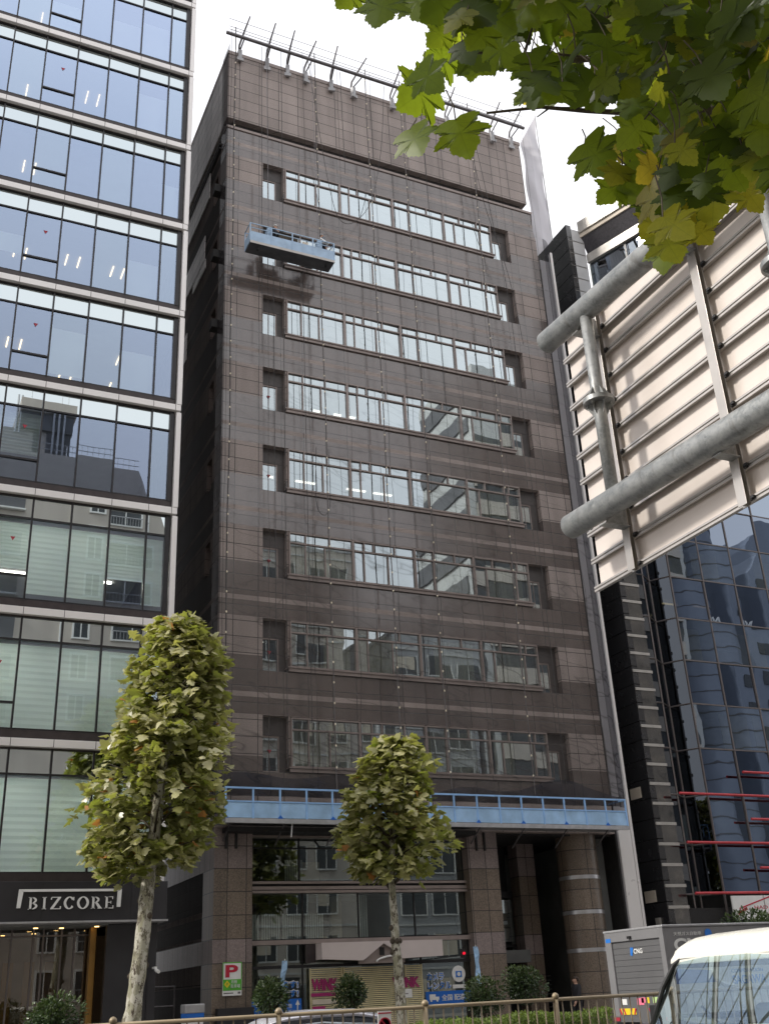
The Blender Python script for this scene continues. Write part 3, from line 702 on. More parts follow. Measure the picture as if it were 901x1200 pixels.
# awning with gable shaped opening
AY = BY - .35
a = MB(); a.prism([(14.16, 2.78), (15.66, 2.70), (16.45, 3.22), (17.12, 2.86), (17.12, 2.72), (18.72, 2.76), (18.72, 3.29), (14.16, 3.29)], AY, AY + .12)
a.box(14.16, 18.72, AY + .12, BY + .3, 3.2, 3.285); a.box(14.16, 14.22, AY + .12, BY + .3, 2.78, 3.2); a.box(18.66, 18.72, AY + .12, BY + .3, 2.78, 3.2)
aw = a.build('awning', M['awning'], B)
a = MB(); a.prism([(15.55, 2.6), (17.3, 2.6), (17.3, 2.85), (16.45, 3.2), (15.55, 2.72)], AY + .16, AY + .2); a.build('gable_panel', M['frame_pink'], aw)
a = MB(); a.box(16.35, 16.52, AY + .13, AY + .16, 2.85, 3.1); a.build('gable_plaque', M['black'], aw)
a = MB(); a.tube([(16.2 + .9 * (1 - math.cos(t)) , AY + .1, 2.64 + .19 * math.sin(t)) for t in [R(i * 9) for i in range(0, 11)]], .03, 8); a.build('gable_arch', M['white'], aw, smooth=True)
a = MB(); a.box(13.8, 14.14, BY + .2, BY + .3, 2.7, 3.28); a.build('fascia_end', M['band_dark'], B)
# entrance hall
c = MB(); c.box(21.5, 23.95, 39.6, 39.7, .1, 7); c.box(21.5, 23.95, 39.25, 39.6, 4.95, 5.2); c.box(21.5, 23.95, 39.25, 39.6, 3.1, 3.2); c.box(21.5, 21.6, 39.2, 39.5, .1, 7); c.build('entrance_frame', M['frame_dark'], B)
for xa, xb, za, zc in ((21.9, 22.6, 5.25, 6.6), (22.65, 23.3, 5.25, 6.7), (22.2, 23.85, 3.3, 4.9)):
    q = MB(); nx = 3 if zc < 5 else 1; nz = 3 if zc < 5 else 2
    for i in range(nx):
        for j in range(nz):
            x0 = xa + (xb - xa) * i / nx; x1 = xa + (xb - xa) * (i + 1) / nx - .03; z0 = za + (zc - za) * j / nz; z1 = za + (zc - za) * (j + 1) / nz - .03
            e = random.uniform(-.01, .01); q.face([(x0, 39.2 + e, z0), (x1, 39.2 - e, z0), (x1, 39.2 - e, z1), (x0, 39.2 + e, z1)])
    q.build('entrance_pane', M['glassM'], B)
c = MB(); c.box(21.7, 23.9, 38.2, 38.6, 2.5, 2.95); c.build('door_head', M['interior'], B)
c = MB(); c.box(24.8, 27.0, 43, 43.3, .1, 7); c.build('hall_wall', M['grey_panel'], B)
c = MB()
for i in range(9): x = 24.75 + i * .12; c.box(x, x + .05, 42.6, 42.65, .2, 2.6)
c.build('hall_grille', M['steel'], B)
c = MB()
for i in range(8): c.box(26.5, 27.0, 41.3, 41.5, .8 + i * .17, .85 + i * .17)
c.build('stair_rail', M['alu'], B)
c = MB(); c.lathe((25.65, BY + .85, .1), [(.8, 0), (.8, 6.95)], 40); co_ = c.build('round_column', M['stone_low'], B, autos=True)
for z in (2.72, 4.08, 5.36):
    c = MB(); c.lathe((25.65, BY + .85, z), [(.815, 0), (.815, .14)], 40); c.build('metal_ring', M['rim'], co_, autos=True)
c = MB(); c.box(10.6, 11.8, BY - .35, BY - .05, .15, 1.45); c.build('planter_wall', M['black_clad'], B)
c = MB(); c.tube([(10.9, BY - .02, 7.0), (10.9, BY - .02, 6.35)], .05); c.tube([(11.25, BY - .02, 7.0), (11.25, BY - .02, 6.35)], .05); c.tube([(20.6, BY - .02, 7.0), (20.6, BY - .02, 6.35)], .05); c.tube([(20.95, BY - .02, 7.), (20.95, BY - .02, 6.35)], .05); c.build('drain_pipe', M['groove'], B)
# signs on the shop front
SS = SG - .19
def sign_thing(nm, loc, label, cat): return thing(nm, loc, label, cat)
for (x0, x1, z0, z1, lab) in ((14.02, 14.98, 1.83, 2.2, 'magenta WINK lettering on the slatted shutter behind the bushes'), (17.02, 18.06, 1.80, 2.14, 'magenta WINK lettering on the glass right of the slender trunk')):
    t = thing('shop_lettering', (x0, SS, z0), lab, 'sign'); text('WiNK', 'letters', M['magenta'], t, (x0, SS, z0), UX, UZ, z1 - z0, .012, x1 - x0, bold=.05)
t = thing('shop_sticker', (14.0, SS, 1.3), 'pink and cream strip stickers below the WINK lettering', 'sticker')
c = MB(); c.box(14.0, 14.9, SS - .006, SS, 1.66, 1.76); c.box(14.05, 14.5, SS - .006, SS, 1.27, 1.36); c.build('pink_strip', M['magenta'], t)
c = MB(); c.box(14.05, 14.9, SS - .006, SS, 1.42, 1.56); c.build('cream_strip', M['cream'], t)
t = thing('shop_notice', (17.4, SS, 1.45), 'white notice board and small red notice beside the slender trunk', 'notice')
c = MB(); c.box(17.1, 17.75, SS - .01, SS, 1.48, 1.76); c.build('notice_board', M['white'], t)
c = MB(); c.box(17.14, 17.42, SS - .01, SS, 1.16, 1.38); c.build('small_notice', M['white'], t); c = MB(); c.box(17.22, 17.34, SS - .014, SS - .01, 1.2, 1.34); c.build('red_mark', M['red'], t)
c = MB(); c.box(17.2, 17.6, SS - .013, SS - .01, 1.59, 1.62); c.build('notice_line', M['steel'], t)
# blue camera rental banner
GX = SG - .02
t = thing('rental_banner', (19.2, GX, 1.2), 'blue camera rental banner with white truck icon in the shop window', 'sign')
c = MB(); c.box(18.36, 20.15, GX - .012, GX, 1.2, 1.63); c.build('banner_board', M['blue_sign'], t)
for s_2, z0, x0, ww in (('カメラ', 1.99, 18.44, .66), ('レンタル', 1.7, 18.46, .92)):
    text(s_2, 'letter_outline', M['white'], t, (x0 - .02, GX - .006, z0 - .02), UX, UZ, .28, .008, ww + .05, bold=.10)
    text(s_2, 'letters', M['blue_letter'], t, (x0, GX - .016, z0), UX, UZ, .24, .008, ww, bold=.012)
text('全国', 'letters', M['white'], t, (18.98, GX - .014, 1.32), UX, UZ, .2, .01, .42, bold=.01); text('配達', 'letters', M['white'], t, (19.48, GX - .014, 1.32), UX, UZ, .2, .01, .42, bold=.01)
c = MB(); c.box(18.5, 18.74, GX - .02, GX - .012, 1.36, 1.54); c.box(18.74, 18.88, GX - .02, GX - .012, 1.36, 1.46); c.lathe((18.56, GX - .016, 1.34), [(.04, -.006), (.04, .006)], 12, 'y'); c.lathe((18.8, GX - .016, 1.34), [(.04, -.006), (.04, .006)], 12, 'y'); c.build('truck_icon', M['white'], t)
c = MB(); c.lathe((19.72, GX - .008, 2.17), [(.27, -.008), (.27, .008)], 28, 'y'); c.build('round_badge', M['white'], t)
c = MB(); c.box(19.6, 19.84, GX - .028, GX - .018, 2.06, 2.26); c.build('camera_icon', M['blue_letter'], t); c = MB(); c.lathe((19.72, GX - .03, 2.16), [(.07, -.006), (.07, .006)], 18, 'y'); c.build('camera_lens', M['white'], t)
c = MB(); c.box(19.45, 19.98, GX - .012, GX, 1.7, 1.82); c.build('white_strip', M['white'], t)
t = thing('arrow_banner', (12.8, GX, 1.1), 'blue banner with white arrow and writing behind the leftmost trimmed bush', 'sign')
c = MB(); c.box(11.92, 13.72, GX - .012, GX, 1.0, 1.63); c.build('banner_board', M['blue_sign'], t)
text('3', 'letters', M['white'], t, (13.0, GX - .016, 1.2), UX, UZ, .3, .006, .22, bold=.03); text('階', 'letters', M['white'], t, (13.25, GX - .016, 1.35), UX, UZ, .13, .006); text('受付', 'letters', M['white'], t, (13.25, GX - .016, 1.17), UX, UZ, .13, .006); text('撮影機材', 'letters', M['white'], t, (12.0, GX - .016, 1.08), UX, UZ, .15, .006, .6)
c = MB(); c.tube([(13.5, GX - .016, 1.15), (13.57, GX - .016, 1.27), (13.58, GX - .016, 1.45)], .022, 6); c.prism([(13.5, 1.44), (13.66, 1.44), (13.58, 1.6)], GX - .022, GX - .012); c.build('arrow', M['white'], t)
for z0 in (1.95, 1.68):
    text('ます!', 'letter_outline', M['white'], t, (13.03, GX - .006, z0 - .02), UX, UZ, .26, .006, .6, bold=.09); text('ます!', 'letters', M['blue_letter'], t, (13.05, GX - .014, z0), UX, UZ, .22, .008, .56, bold=.01)
# parking sign
t = thing('parking_sign', (11.16, BY - .03, 1.8), 'white and green parking sign with a red P on the corner column', 'sign')
PY = BY - .005
c = MB(); c.box(10.84, 11.48, PY - .03, PY, 1.81, 2.80); c.build('sign_board', M['white'], t)
c = MB(); c.box(10.85, 11.47, PY - .036, PY - .03, 1.96, 2.29); c.box(10.84, 10.865, PY - .036, PY - .03, 2.29, 2.8); c.box(11.455, 11.48, PY - .036, PY - .03, 2.29, 2.8); c.box(10.865, 11.455, PY - .036, PY - .03, 2.77, 2.8); c.build('green_field', M['green_sign'], t)
text('P', 'letters', M['red'], t, (10.93, PY - .034, 2.35), UX, UZ, .37, .008, .42, bold=.03)
text('月極', 'letters', M['white'], t, (11.12, PY - .04, 2.16), UX, UZ, .11, .006, .2); text('駐車場', 'letters', M['white'], t, (11.11, PY - .04, 2.035), UX, UZ, .11, .006, .31)
c = MB(); c.prism([(10.99, 2.04), (11.09, 2.15), (10.99, 2.26), (10.89, 2.15)], PY - .042, PY - .036); c.build('yellow_diamond', M['yellow'], t)
text('P', 'letters', M['green_sign'], t, (10.965, PY - .048, 2.11), UX, UZ, .08, .006)
c = MB(); c.box(10.88, 11.2, PY - .033, PY - .03, 1.87, 1.90); c.box(11.35, 11.44, PY - .033, PY - .03, 1.86, 1.92); c.build('small_print', M['steel'], t)
# nobori flags and red lamp
for i, (x, z0, z1, lab) in enumerate(((12.2, 1.5, 2.72, 'slanting light blue flag banner beside the corner column'), (19.05, 1.7, 2.95, 'upright light blue flag banner beside the red lamp'))):
    t = thing('flag_banner', (x, 34.0, .15), lab, 'flag')
    lean = -.3 if i == 0 else .03
    c = MB(); c.tube([(x + lean, 34, .15), (x + .06, 34, z1 + .05)], .014, 6); c.build('pole', M['white'], t)
    c = MB(); nn = 10
    for j in range(nn):
        a0, a1 = j / nn, (j + 1) / nn
        def pp(a, s): return (x + lean * (1 - a) * .7 + s * .085 + .05 + .012 * math.sin(a * 17), 33.97 + .03 * math.sin(a * 11 + s * 2), z0 + (z1 - z0) * a)
        c.face([pp(a0, -1), pp(a0, 1), pp(a1, 1), pp(a1, -1)])
    c.build('cloth', M['blue_panel'], t)
t = thing('red_lamp', (18.74, 34.2, 2.7), 'small lit red lamp above the rental banner', 'lamp')
c = MB(); c.lathe((18.76, 34.2, 2.76), [(.015, -.03), (.045, -.025), (.045, .025), (.015, .03)], 14, 'y'); c.build('lens', emit('lit_red', (1., .02, .05), .6), t); c = MB(); c.box(18.66, 18.86, 34.26, 34.3, 2.62, 2.9); c.tube([(18.76, 34.3, 2.7), (18.76, 36.4, 2.7)], .02, 6); c.build('backplate', M['black'], t)

# ------------------------------------------------------------------ safety net, ropes, davits
def sheetmesh(fn, nu, nv):
    m = MB()
    for j in range(nv + 1):
        for i in range(nu + 1): m.v.append(fn(i / nu, j / nv))
    for j in range(nv):
        for i in range(nu):
            a = j * (nu + 1) + i; m.f.append([a, a + 1, a + nu + 2, a + nu + 1])
    return m
def wob(x, z): return .05 * math.sin(x * 2.1 + z * .7) + .04 * math.sin(z * 1.9 - x * .8) + .03 * math.sin(x * 5.3 + 1.3 * z)
NB = thing('safety_net', (18.7, 35.4, 8), 'fine black safety net hung over the granite facade', 'net')
sheetmesh(lambda u, v: (10.38 + 16.7 * u, 35.42 + wob(10 + 17 * u, 8 + 35 * v) * (1.3 - v), 8.0 + (36.2 - 0) * v), 110, 160).build('net_sheet', M['net'], NB, smooth=True)
sheetmesh(lambda u, v: (10.36 + .05 * wob(3 * u, 20 * v), 35.42 + 1.15 * u, 7.4 + 35.8 * v), 6, 80).build('net_return', M['net_side'], NB, smooth=True)
sheetmesh(lambda u, v: (27.02 + .55 * u + .1 * wob(3 * u, 20 * v), 35.45 + .3 * u * u, 8.0 + 28.5 * v), 5, 90).build('net_edge', M['net_side'], NB, smooth=True)
sheetmesh(lambda u, v: (10.42 + 16.5 * u, 35.30 + .06 * math.sin(u * 31) + .04 * math.sin(u * 73 + v * 4) - .1 * v * (1 - v), 8.0 + (.55 + .25 * math.sin(u * 9.5) + .18 * math.sin(u * 23 + 1)) * v), 120, 6).build('net_hem', M['net_side'], NB, smooth=True)
ws = thing('white_sheet', (27.3, 35.6, 36), 'pale sheet stretched beside the top of the granite building', 'sheet')
def shf(u, v):
    x0, z0, z1 = 26.93, 35.7, 43.4; x1, Z0, Z1 = 27.78, 36.75, 45.3
    return (x0 + (x1 - x0) * u + .03 * math.sin(v * 17 + u * 3), 36.0 - .35 * u + .05 * math.sin(u * 9 + v * 14), (z0 + (Z0 - z0) * u) * (1 - v) + (z1 + (Z1 - z1) * u) * v)
sheetmesh(shf, 10, 50).build('cloth', M['sheet'], ws, smooth=True)
c = MB(); c.tube([(27.8, 35.62, 36.75), (27.8, 35.62, 45.35)], .035, 6); c.build('edge_pole', M['alu'], ws)
beam = thing('roof_beam', (18.5, 35.1, 43.4), 'steel tube beam held out along the roof edge', 'beam')
c = MB(); c.tube([(10.1, 35.15, 43.5), (26.6, 35.15, 43.55)], .085, 10); c.build('tube', M['steel'], beam, autos=True)
c = MB()
for z, x1 in ((44.55, 26.6), (44.05, 26.4), (43.85, 26.5)): c.tube([(10.25, 35.2, z), (x1, 35.2, z - .1)], .014, 5)
c.build('guard_wire', M['steel'], beam)
DG = 'steel davits clamped along the parapet'
dv = None; names = ['nearest the left corner', 'second from the left corner', 'third from the left corner', 'fourth from the left corner', 'left of the centre one', 'at the centre of the roof edge', 'just right of the centre of the roof edge', 'second from the right end', 'at the right end by the pale sheet', 'third from the right end']
for i, x in enumerate((11.0, 12.35, 13.4, 14.4, 15.7, 17.0, 19.1, 25.0, 26.2, 22.3)):
    if dv is None:
        dv = thing('roof_davit', (x, 35.7, 43.3), 'grey steel davit on the parapet, ' + names[i], 'davit', DG)
        c = MB(); c.tube([(x, 36.1, 43.3), (x, 36.0, 43.9), (x + .1, 35.5, 44.4), (x + .22, 35.0, 44.9)], [.05, .05, .045, .035], 8); c.build('arm', M['steel'], dv, smooth=True)
        c = MB(); c.box(x - .09, x + .09, 35.82, 36.25, 42.78, 43.45); c.box(x - .16, x + .16, 35.78, 35.86, 42.72, 42.9); c.build('clamp', M['alu'], dv)
        c = MB(); c.tube([(x, 35.98, 43.45), (x + .03, 35.2, 43.62)], .035, 6); c.build('strut', M['steel'], dv)
    else:
        k_ = copy_thing(dv, (x, 35.7, 43.3 - random.uniform(0, .12)), 'grey steel davit on the parapet, ' + names[i], DG); k_.rotation_euler = (random.uniform(-.12, .12), 0, random.uniform(-.3, .3))
RG = 'beaded ropes hanging down the facade'
rl = ['beaded pale rope hanging along the left corner of the granite facade', 'beaded pale rope hanging past the suspended gondola', 'beaded pale rope hanging third from the left corner', 'beaded pale rope hanging left of the middle of the window bands', 'beaded pale rope hanging just right of the slender tree top', 'rightmost beaded pale rope on the granite facade']
for i, (x, xb) in enumerate(((10.6, 10.55), (14.6, 14.72), (17.33, 17.35), (19.26, 19.32), (23.25, 22.95))):
    t = thing('beaded_rope', (x, 35.3, 8.2), rl[i] if i < 4 else rl[5], 'rope', RG)
    pts = [(x + (xb - x) * (j / 18) + .02 * math.sin(j * 1.3 + i), 35.28 + .02 * math.sin(j), 44.2 - 35.9 * j / 18) for j in range(19)]
    c = MB(); c.tube(pts, .024, 5); c.build('rope_line', M['rope'] if i else M['cable'], t)
    z = 43.4
    while z > 8.6:
        c = MB(); fr_ = (44.2 - z) / 35.9; c.lathe((x + (xb - x) * fr_, 35.245, z - .05), [(.012, 0), (.028, .02), (.028, .06), (.012, .08)], 6); c.build('rope_marker', M['bead'], t); z -= .78
CG = 'thin dark cables in front of the facade'
cab = [([(12.9, 43.6), (12.9, 9.0)], 'straight thin cable left of the gondola rope, lowest end above the blue railing'), ([(12.45, 30.8), (12.5, 12.0)], 'thin cable hanging under the left end of the gondola'), ([(13.8, 30.8), (13.85, 8.6)], 'thin cable hanging under the middle of the gondola'),
       ([(14.3, 43.6), (15.2, 36.0), (15.9, 34.0), (17.2, 35.4), (18.0, 39.0), (18.4, 43.5)], 'slack cable drooping in a loop over the topmost window band'),
       ([(23.0, 43.5), (23.6, 38.0), (24.6, 33.5), (25.0, 29.5)], 'diagonal cable near the right end of the upper windows'), ([(23.3, 43.5), (24.0, 37.0), (24.5, 30.0), (24.5, 8.6)], 'long cable hanging at the right end of the window bands'),
       ([(14.25, 22.0), (14.2, 19.6), (14.5, 19.0), (14.8, 19.6), (14.78, 22.0)], 'hanging loop of hose below the fourth window band'), ([(16.0, 43.5), (16.05, 37.0)], 'short cable left of the roof centre'), ([(20.4, 43.5), (20.5, 25.0)], 'straight cable right of the centre rope'), ([(11.9, 43.5), (11.95, 26.)], 'thin cable close to the left corner of the upper wall')]
for pts, lab in cab:
    P = [Vector((x, 35.33, z)) for x, z in pts]; path = []
    for j in range(len(P) - 1):
        p0 = P[max(0, j - 1)]; p1 = P[j]; p2 = P[j + 1]; p3 = P[min(len(P) - 1, j + 2)]
        for s_3 in range(6):
            tt = s_3 / 6; path.append(.5 * ((2 * p1) + (p2 - p0) * tt + (2 * p0 - 5 * p1 + 4 * p2 - p3) * tt * tt + (3 * p1 - p0 - 3 * p2 + p3) * tt ** 3))
    path.append(P[-1]); c = MB(); c.tube(path, .014, 5); tag(c.build('hanging_cable', M['cable']), lab, 'cable', CG)

# ------------------------------------------------------------------ people
def person(name, base, heading, pose, label, top, legs_m, cap=None, scale=1.):
    """one skinned body; pose: dict of joints in body space (x right, y forward, z up)"""
    t = thing(name, base, label, 'person'); t.rotation_euler = (0, 0, heading); t.scale = (scale,) * 3
    J = dict(pelvis=(0, 0, .95), waist=(0, 0, 1.08), chest=(0, .01, 1.30), neck=(0, 0, 1.47), nk=(0, .01, 1.53), head=(0, .02, 1.60), crown=(0, .0, 1.68))
    for s_4, k in ((1, 'r'), (-1, 'l')):
        J['hip' + k] = (.09 * s_4, 0, .92); J['kn' + k] = (.10 * s_4, .02, .50); J['an' + k] = (.10 * s_4, -.02, .09); J['toe' + k] = (.11 * s_4, .15, .04)
        J['sh' + k] = (.185 * s_4, 0, 1.41); J['el' + k] = (.23 * s_4, -.02, 1.13); J['wr' + k] = (.24 * s_4, .05, .88); J['pa' + k] = (.24 * s_4, .08, .80)
    J.update(pose)
    rad = dict(pelvis=.135, waist=.125, chest=.14, neck=.06, nk=.052, head=.085, crown=.078)
    for k in 'rl': rad.update({'hip' + k: .085, 'kn' + k: .058, 'an' + k: .042, 'toe' + k: .034, 'sh' + k: .062, 'el' + k: .043, 'wr' + k: .029, 'pa' + k: .034})
    E_ = [('pelvis', 'waist'), ('waist', 'chest'), ('chest', 'neck'), ('neck', 'nk'), ('nk', 'head'), ('head', 'crown')]
    for k in 'rl': E_ += [('pelvis', 'hip' + k), ('hip' + k, 'kn' + k), ('kn' + k, 'an' + k), ('an' + k, 'toe' + k), ('chest', 'sh' + k), ('sh' + k, 'el' + k), ('el' + k, 'wr' + k), ('wr' + k, 'pa' + k)]
    def skin(nm, keys, m, grow, extra=None, parent=t, sub=1):
        ks = [k for k in J if k in keys]; V = [Vector(J[k]) for k in ks]; RR = [rad[k] + grow for k in ks]; ed = [(ks.index(a), ks.index(b_)) for a, b_ in E_ if a in keys and b_ in keys]
        if extra:
            for (k, path, rs) in extra:
                prev = ks.index(k)
                for p, r_ in zip(path, rs): V.append(Vector(p)); RR.append(r_); ed.append((prev, len(V) - 1)); prev = len(V) - 1
        me = bpy.data.meshes.new(nm); me.from_pydata([tuple(v) for v in V], ed, []); me.materials.append(m)
        o = bpy.data.objects.new(nm, me); C.objects.link(o); o.parent = parent; o['_w'] = tuple(base)
        md = o.modifiers.new('Skin', 'SKIN'); md.use_smooth_shade = True
        if not me.skin_vertices: pass
        for i, r_ in enumerate(RR): me.skin_vertices[0].data[i].radius = (r_, r_)
        rt = ks.index('pelvis') if 'pelvis' in ks else 0
        me.skin_vertices[0].data[rt].use_root = True
        sb = o.modifiers.new('Sub', 'SUBSURF'); sb.levels = sub; sb.render_levels = sub; return o
    extra = []
    for s_4, k in ((1, 'r'), (-1, 'l')):
        pa = Vector(J['pa' + k]); wr = Vector(J['wr' + k]); d = (pa - wr).normalized(); side = Vector((0, 1, 0)); side = (side - d * side.dot(d)).normalized(); inn = Vector((-s_4, 0, 0))
        for q, (off, ln) in enumerate(((.026, .075), (.009, .085), (-.009, .078), (-.025, .06))):
            a0 = pa + side * off + d * .02; extra.append(('pa' + k, [a0, a0 + d * ln * .5 + inn * .008, a0 + d * ln * .9 + inn * .026], [.010, .0095, .008]))
        extra.append(('wr' + k, [wr + d * .03 + side * .035, wr + d * .07 + side * .05 + inn * .01], [.012, .010]))
    hd = Vector(J['head'])
    extra.append(('head', [hd + Vector((0, .095, -.005)), hd + Vector((0, .112, -.018))], [.016, .012]))
    for s_4 in (1, -1): extra.append(('head', [hd + Vector((.085 * s_4, .0, .0))], [.018]))
    skin('body', set(J), M['skin'], 0, extra, sub=2)
    skin('jacket', {'pelvis', 'waist', 'chest', 'neck', 'shr', 'elr', 'wrr', 'shl', 'ell', 'wrl'}, top, .022)
    skin('trousers', {'pelvis', 'hipr', 'knr', 'anr', 'hipl', 'knl', 'anl'}, legs_m, .02)
    for k in 'rl':
        a = Vector(J['an' + k]); b_ = Vector(J['toe' + k]); c = MB(); c.tube([a + Vector((0, -.05, -.045)), (a + b_) / 2 + Vector((0, 0, -.015)), b_ + Vector((0, .03, 0))], [.045, .05, .036], 10)
        o = c.build('shoe', M['black'], None, smooth=True); o.parent = t
    c = MB(); cr = Vector(J['crown'])
    hb = [(.10 * math.sin(R(a)) + .002, .075 * math.cos(R(a)) + .0) for a in (95, 75, 55, 35, 15, 2)]
    c.lathe(hd + Vector((0, -.022, .055)), hb, 18)
    o = c.build('helmet' if cap else 'hair', cap or M['hair'], None, smooth=True); o.parent = t
    if not cap:
        c = MB(); c.lathe(hd + Vector((0, -.045, -.05)), [(.03, 0), (.085, .03), (.098, .08), (.09, .12)], 14); o = c.build('back_hair', M['hair'], None, smooth=True); o.parent = t
    ey = MB()
    for s_4 in (1, -1): ey.lathe(hd + Vector((.032 * s_4, .083, .012)), [(.003, -.004), (.011, 0), (.003, .006)], 8, 'y')
    o = ey.build('eyes', M['black'], None); o.parent = t
    mo = MB(); mo.obox(hd + Vector((0, .088, -.045)), (.02, 0, 0), (0, .004, 0), (0, 0, .004)); o = mo.build('mouth', M['redmark'], None); o.parent = t
    return t
person('person', (23.0, 34.0, .15), R(90), dict(knr=(.10, .16, .52), anr=(.10, .22, .12), toer=(.11, .38, .12), knl=(-.10, .02, .50), anl=(-.10, -.28, .14), toel=(-.11, -.16, .05), elr=(.24, -.14, 1.15), wrr=(.24, -.10, .90), par=(.24, -.08, .82), ell=(-.24, .08, 1.14), wrl=(-.23, .22, .93), pal=(-.23, .27, .86)),
       'pedestrian in a dark suit walking past the round column', M['suit'], M['suit'])

# ------------------------------------------------------------------ suspended gondola
G = thing('suspended_gondola', (13.0, 34.75, 30.8), 'blue work gondola hanging in front of the second window band', 'gondola')
gx0, gx1, gy0, gy1, gz = 11.1, 14.94, 34.4, 35.12, 30.85
c = MB(); c.box(gx0, gx1, gy0, gy0 + .03, gz + .06, gz + .56); c.box(gx0, gx0 + .03, gy0 + .03, gy1, gz + .06, gz + .56); c.box(gx1 - .03, gx1, gy0 + .03, gy1, gz + .06, gz + .56); c.build('side_panel', M['blue_faded'], G)
c = MB(); c.box(gx0, gx1, gy0, gy1, gz - .06, gz - .0); c.build('deck', M['deck_under'], G)
c = MB(); c.box(gx0 - .01, gx1 + .01, gy0 - .02, gy0 + .02, gz - .06, gz + .06); c.build('toe_board', M['stripe'], G)
c = MB()
for x in (gx0, 12.05, 13.0, 13.95, gx1):
    c.box(x - .025, x + .025, gy0 - .015, gy0 + .025, gz + .06, gz + 1.0); c.box(x - .02, x + .02, gy1 - .02, gy1 + .02, gz, gz + 1.0)
c.box(gx0, gx1, gy0 - .01, gy0 + .02, gz + .96, gz + 1.0); c.box(gx0, gx1, gy1 - .02, gy1 + .01, gz + .96, gz + 1.0); c.box(gx0, gx1, gy0 - .008, gy0 + .012, gz + .74, gz + .77)
c.box(gx0 - .015, gx0 + .015, gy0, gy1, gz + .96, gz + 1.); c.box(gx1 - .015, gx1 + .015, gy0, gy1, gz + .96, gz + 1.); c.build('guard_rail_frame', M['blue_faded'], G)
for x in (11.9, 14.2):
    c = MB(); c.box(x, x + .22, gy0 + .1, gy0 + .4, gz + .1, gz + 1.05); h_ = c.build('hoist', M['blue_faded'], G); c = MB(); c.tube([(x + .11, gy0 + .25, gz + 1.05), (x + .2, 35.2, 43.6)], .012, 5); c.build('hoist_wire', M['steel'], h_)
for x in (11.5, 14.6): 
    c = MB(); c.lathe((x, gy0 + .2, gz - .17), [(.08, -.03), (.08, .03)], 14, 'x'); c.build('roller', M['rubber'], G, smooth=True)
person('person', (12.45, 34.85, gz), R(10), dict(chest=(0, .06, 1.28), neck=(0, .09, 1.44), nk=(0, .11, 1.50), head=(0, .14, 1.56), crown=(0, .13, 1.64), shr=(.185, .07, 1.39), shl=(-.185, .07, 1.39), elr=(.24, .32, 1.12), wrr=(.15, .42, 1.0), par=(.13, .46, .95), ell=(-.24, .32, 1.12), wrl=(-.15, .42, 1.0), pal=(-.13, .46, .95)),
       'worker in a white helmet leaning at the left end of the gondola', M['suit'], M['suit'], M['white'], 1.)
person('person', (14.55, 34.85, gz), R(-80), dict(ell=(-.3, .2, 1.35), wrl=(-.28, .42, 1.42), pal=(-.27, .5, 1.44)), 'worker in grey workwear standing at the right end of the gondola', M['workwear'], M['suit'], M['rim'], 1.)
t = thing('tool_box', (12.9, 34.7, gz), 'dark brown box standing in the gondola beside the worker in the white helmet', 'box')
c = MB(); c.box(12.45, 13.3, 34.5, 34.9, gz + .0, gz + .93); o_ = c.build('box_body', M['bark_dark'], t, bevel=.02); c = MB(); c.box(12.43, 13.32, 34.48, 34.92, gz + .93, gz + .97); c.build('box_lid', M['black'], o_)
t = thing('yellow_board', (13.75, 34.6, gz), 'small yellow board leaning inside the gondola', 'board'); c = MB(); c.obox((13.66, 34.56, gz + .62), (.13, 0, 0), (0, .012, .0), (0, .02, .2)); o_ = c.build('board_sheet', M['cream'], t, bevel=.005)
t = thing('white_can', (13.5, 34.7, gz), 'white paint cans in the middle of the gondola', 'can', 'white paint cans in the gondola')
c = MB(); c.lathe((13.4, 34.75, gz), [(.11, 0), (.11, .75), (.08, .78)], 14); c.build('can_body', M['white'], t, smooth=True)
for x in (13.9, 14.1): copy_thing(t, (x + .1, 34.7, gz), 'white paint cans in the middle of the gondola')
t = thing('white_bag', (14.75, 34.7, gz + 1), 'pale folded sheet hanging over the right end rail of the gondola', 'sheet'); c = MB(); c.face([(14.35, 34.5, gz + 1.25), (14.75, 34.45, gz + .98), (14.7, 34.6, gz + .92), (14.32, 34.62, gz + 1.15)]); c.face([(14.35, 34.5, gz + 1.25), (14.75, 34.45, gz + .98), (14.72, 34.44, gz + .93), (14.33, 34.48, gz + 1.18)]); c.build('cloth', M['white'], t)

# ------------------------------------------------------------------ blue railed platform
D = thing('work_platform', (18.6, 34.8, 7.1), 'long light blue railed work platform above the ground floor shops', 'platform')
px0, px1, py0 = 10.5, 26.8, 34.8
c = MB(); c.box(px0, px1, py0, 35.95, 7.10, 7.16); c.build('deck', M['alu'], D)
c = MB(); c.box(px0, px1, py0 - .03, py0 + .05, 7.02, 7.17); c.build('edge_beam', M['alu'], D)
npan = 17; step = (px1 - px0) / npan
for i in range(npan):
    c = MB(); xa = px0 + i * step; c.box(xa + .03, xa + step - .03, py0, py0 + .015, 7.19, 7.70); c.build('panel', M['blue_panel'], D)
for i in range(npan + 1):
    x = px0 + i * step; c = MB(); c.box(x - .03, x + .03, py0 - .02, py0 + .03, 7.17, 8.19); c.build('post', M['blue_paint'], D)
c = MB(); c.box(px0 - .03, px1 + .03, py0 - .025, py0 + .035, 8.14, 8.2); c.box(px0, px1, py0 - .022, py0 + .03, 7.70, 7.745)
c.box(px0 - .03, px0 + .02, py0 + .035, 35.9, 8.14, 8.2); c.box(px0 - .03, px0 + .01, py0 + .035, 35.9, 7.7, 7.74); c.box(px1 - .02, px1 + .03, py0 + .035, 35.9, 8.14, 8.2); c.build('top_rail', M['blue_paint'], D)
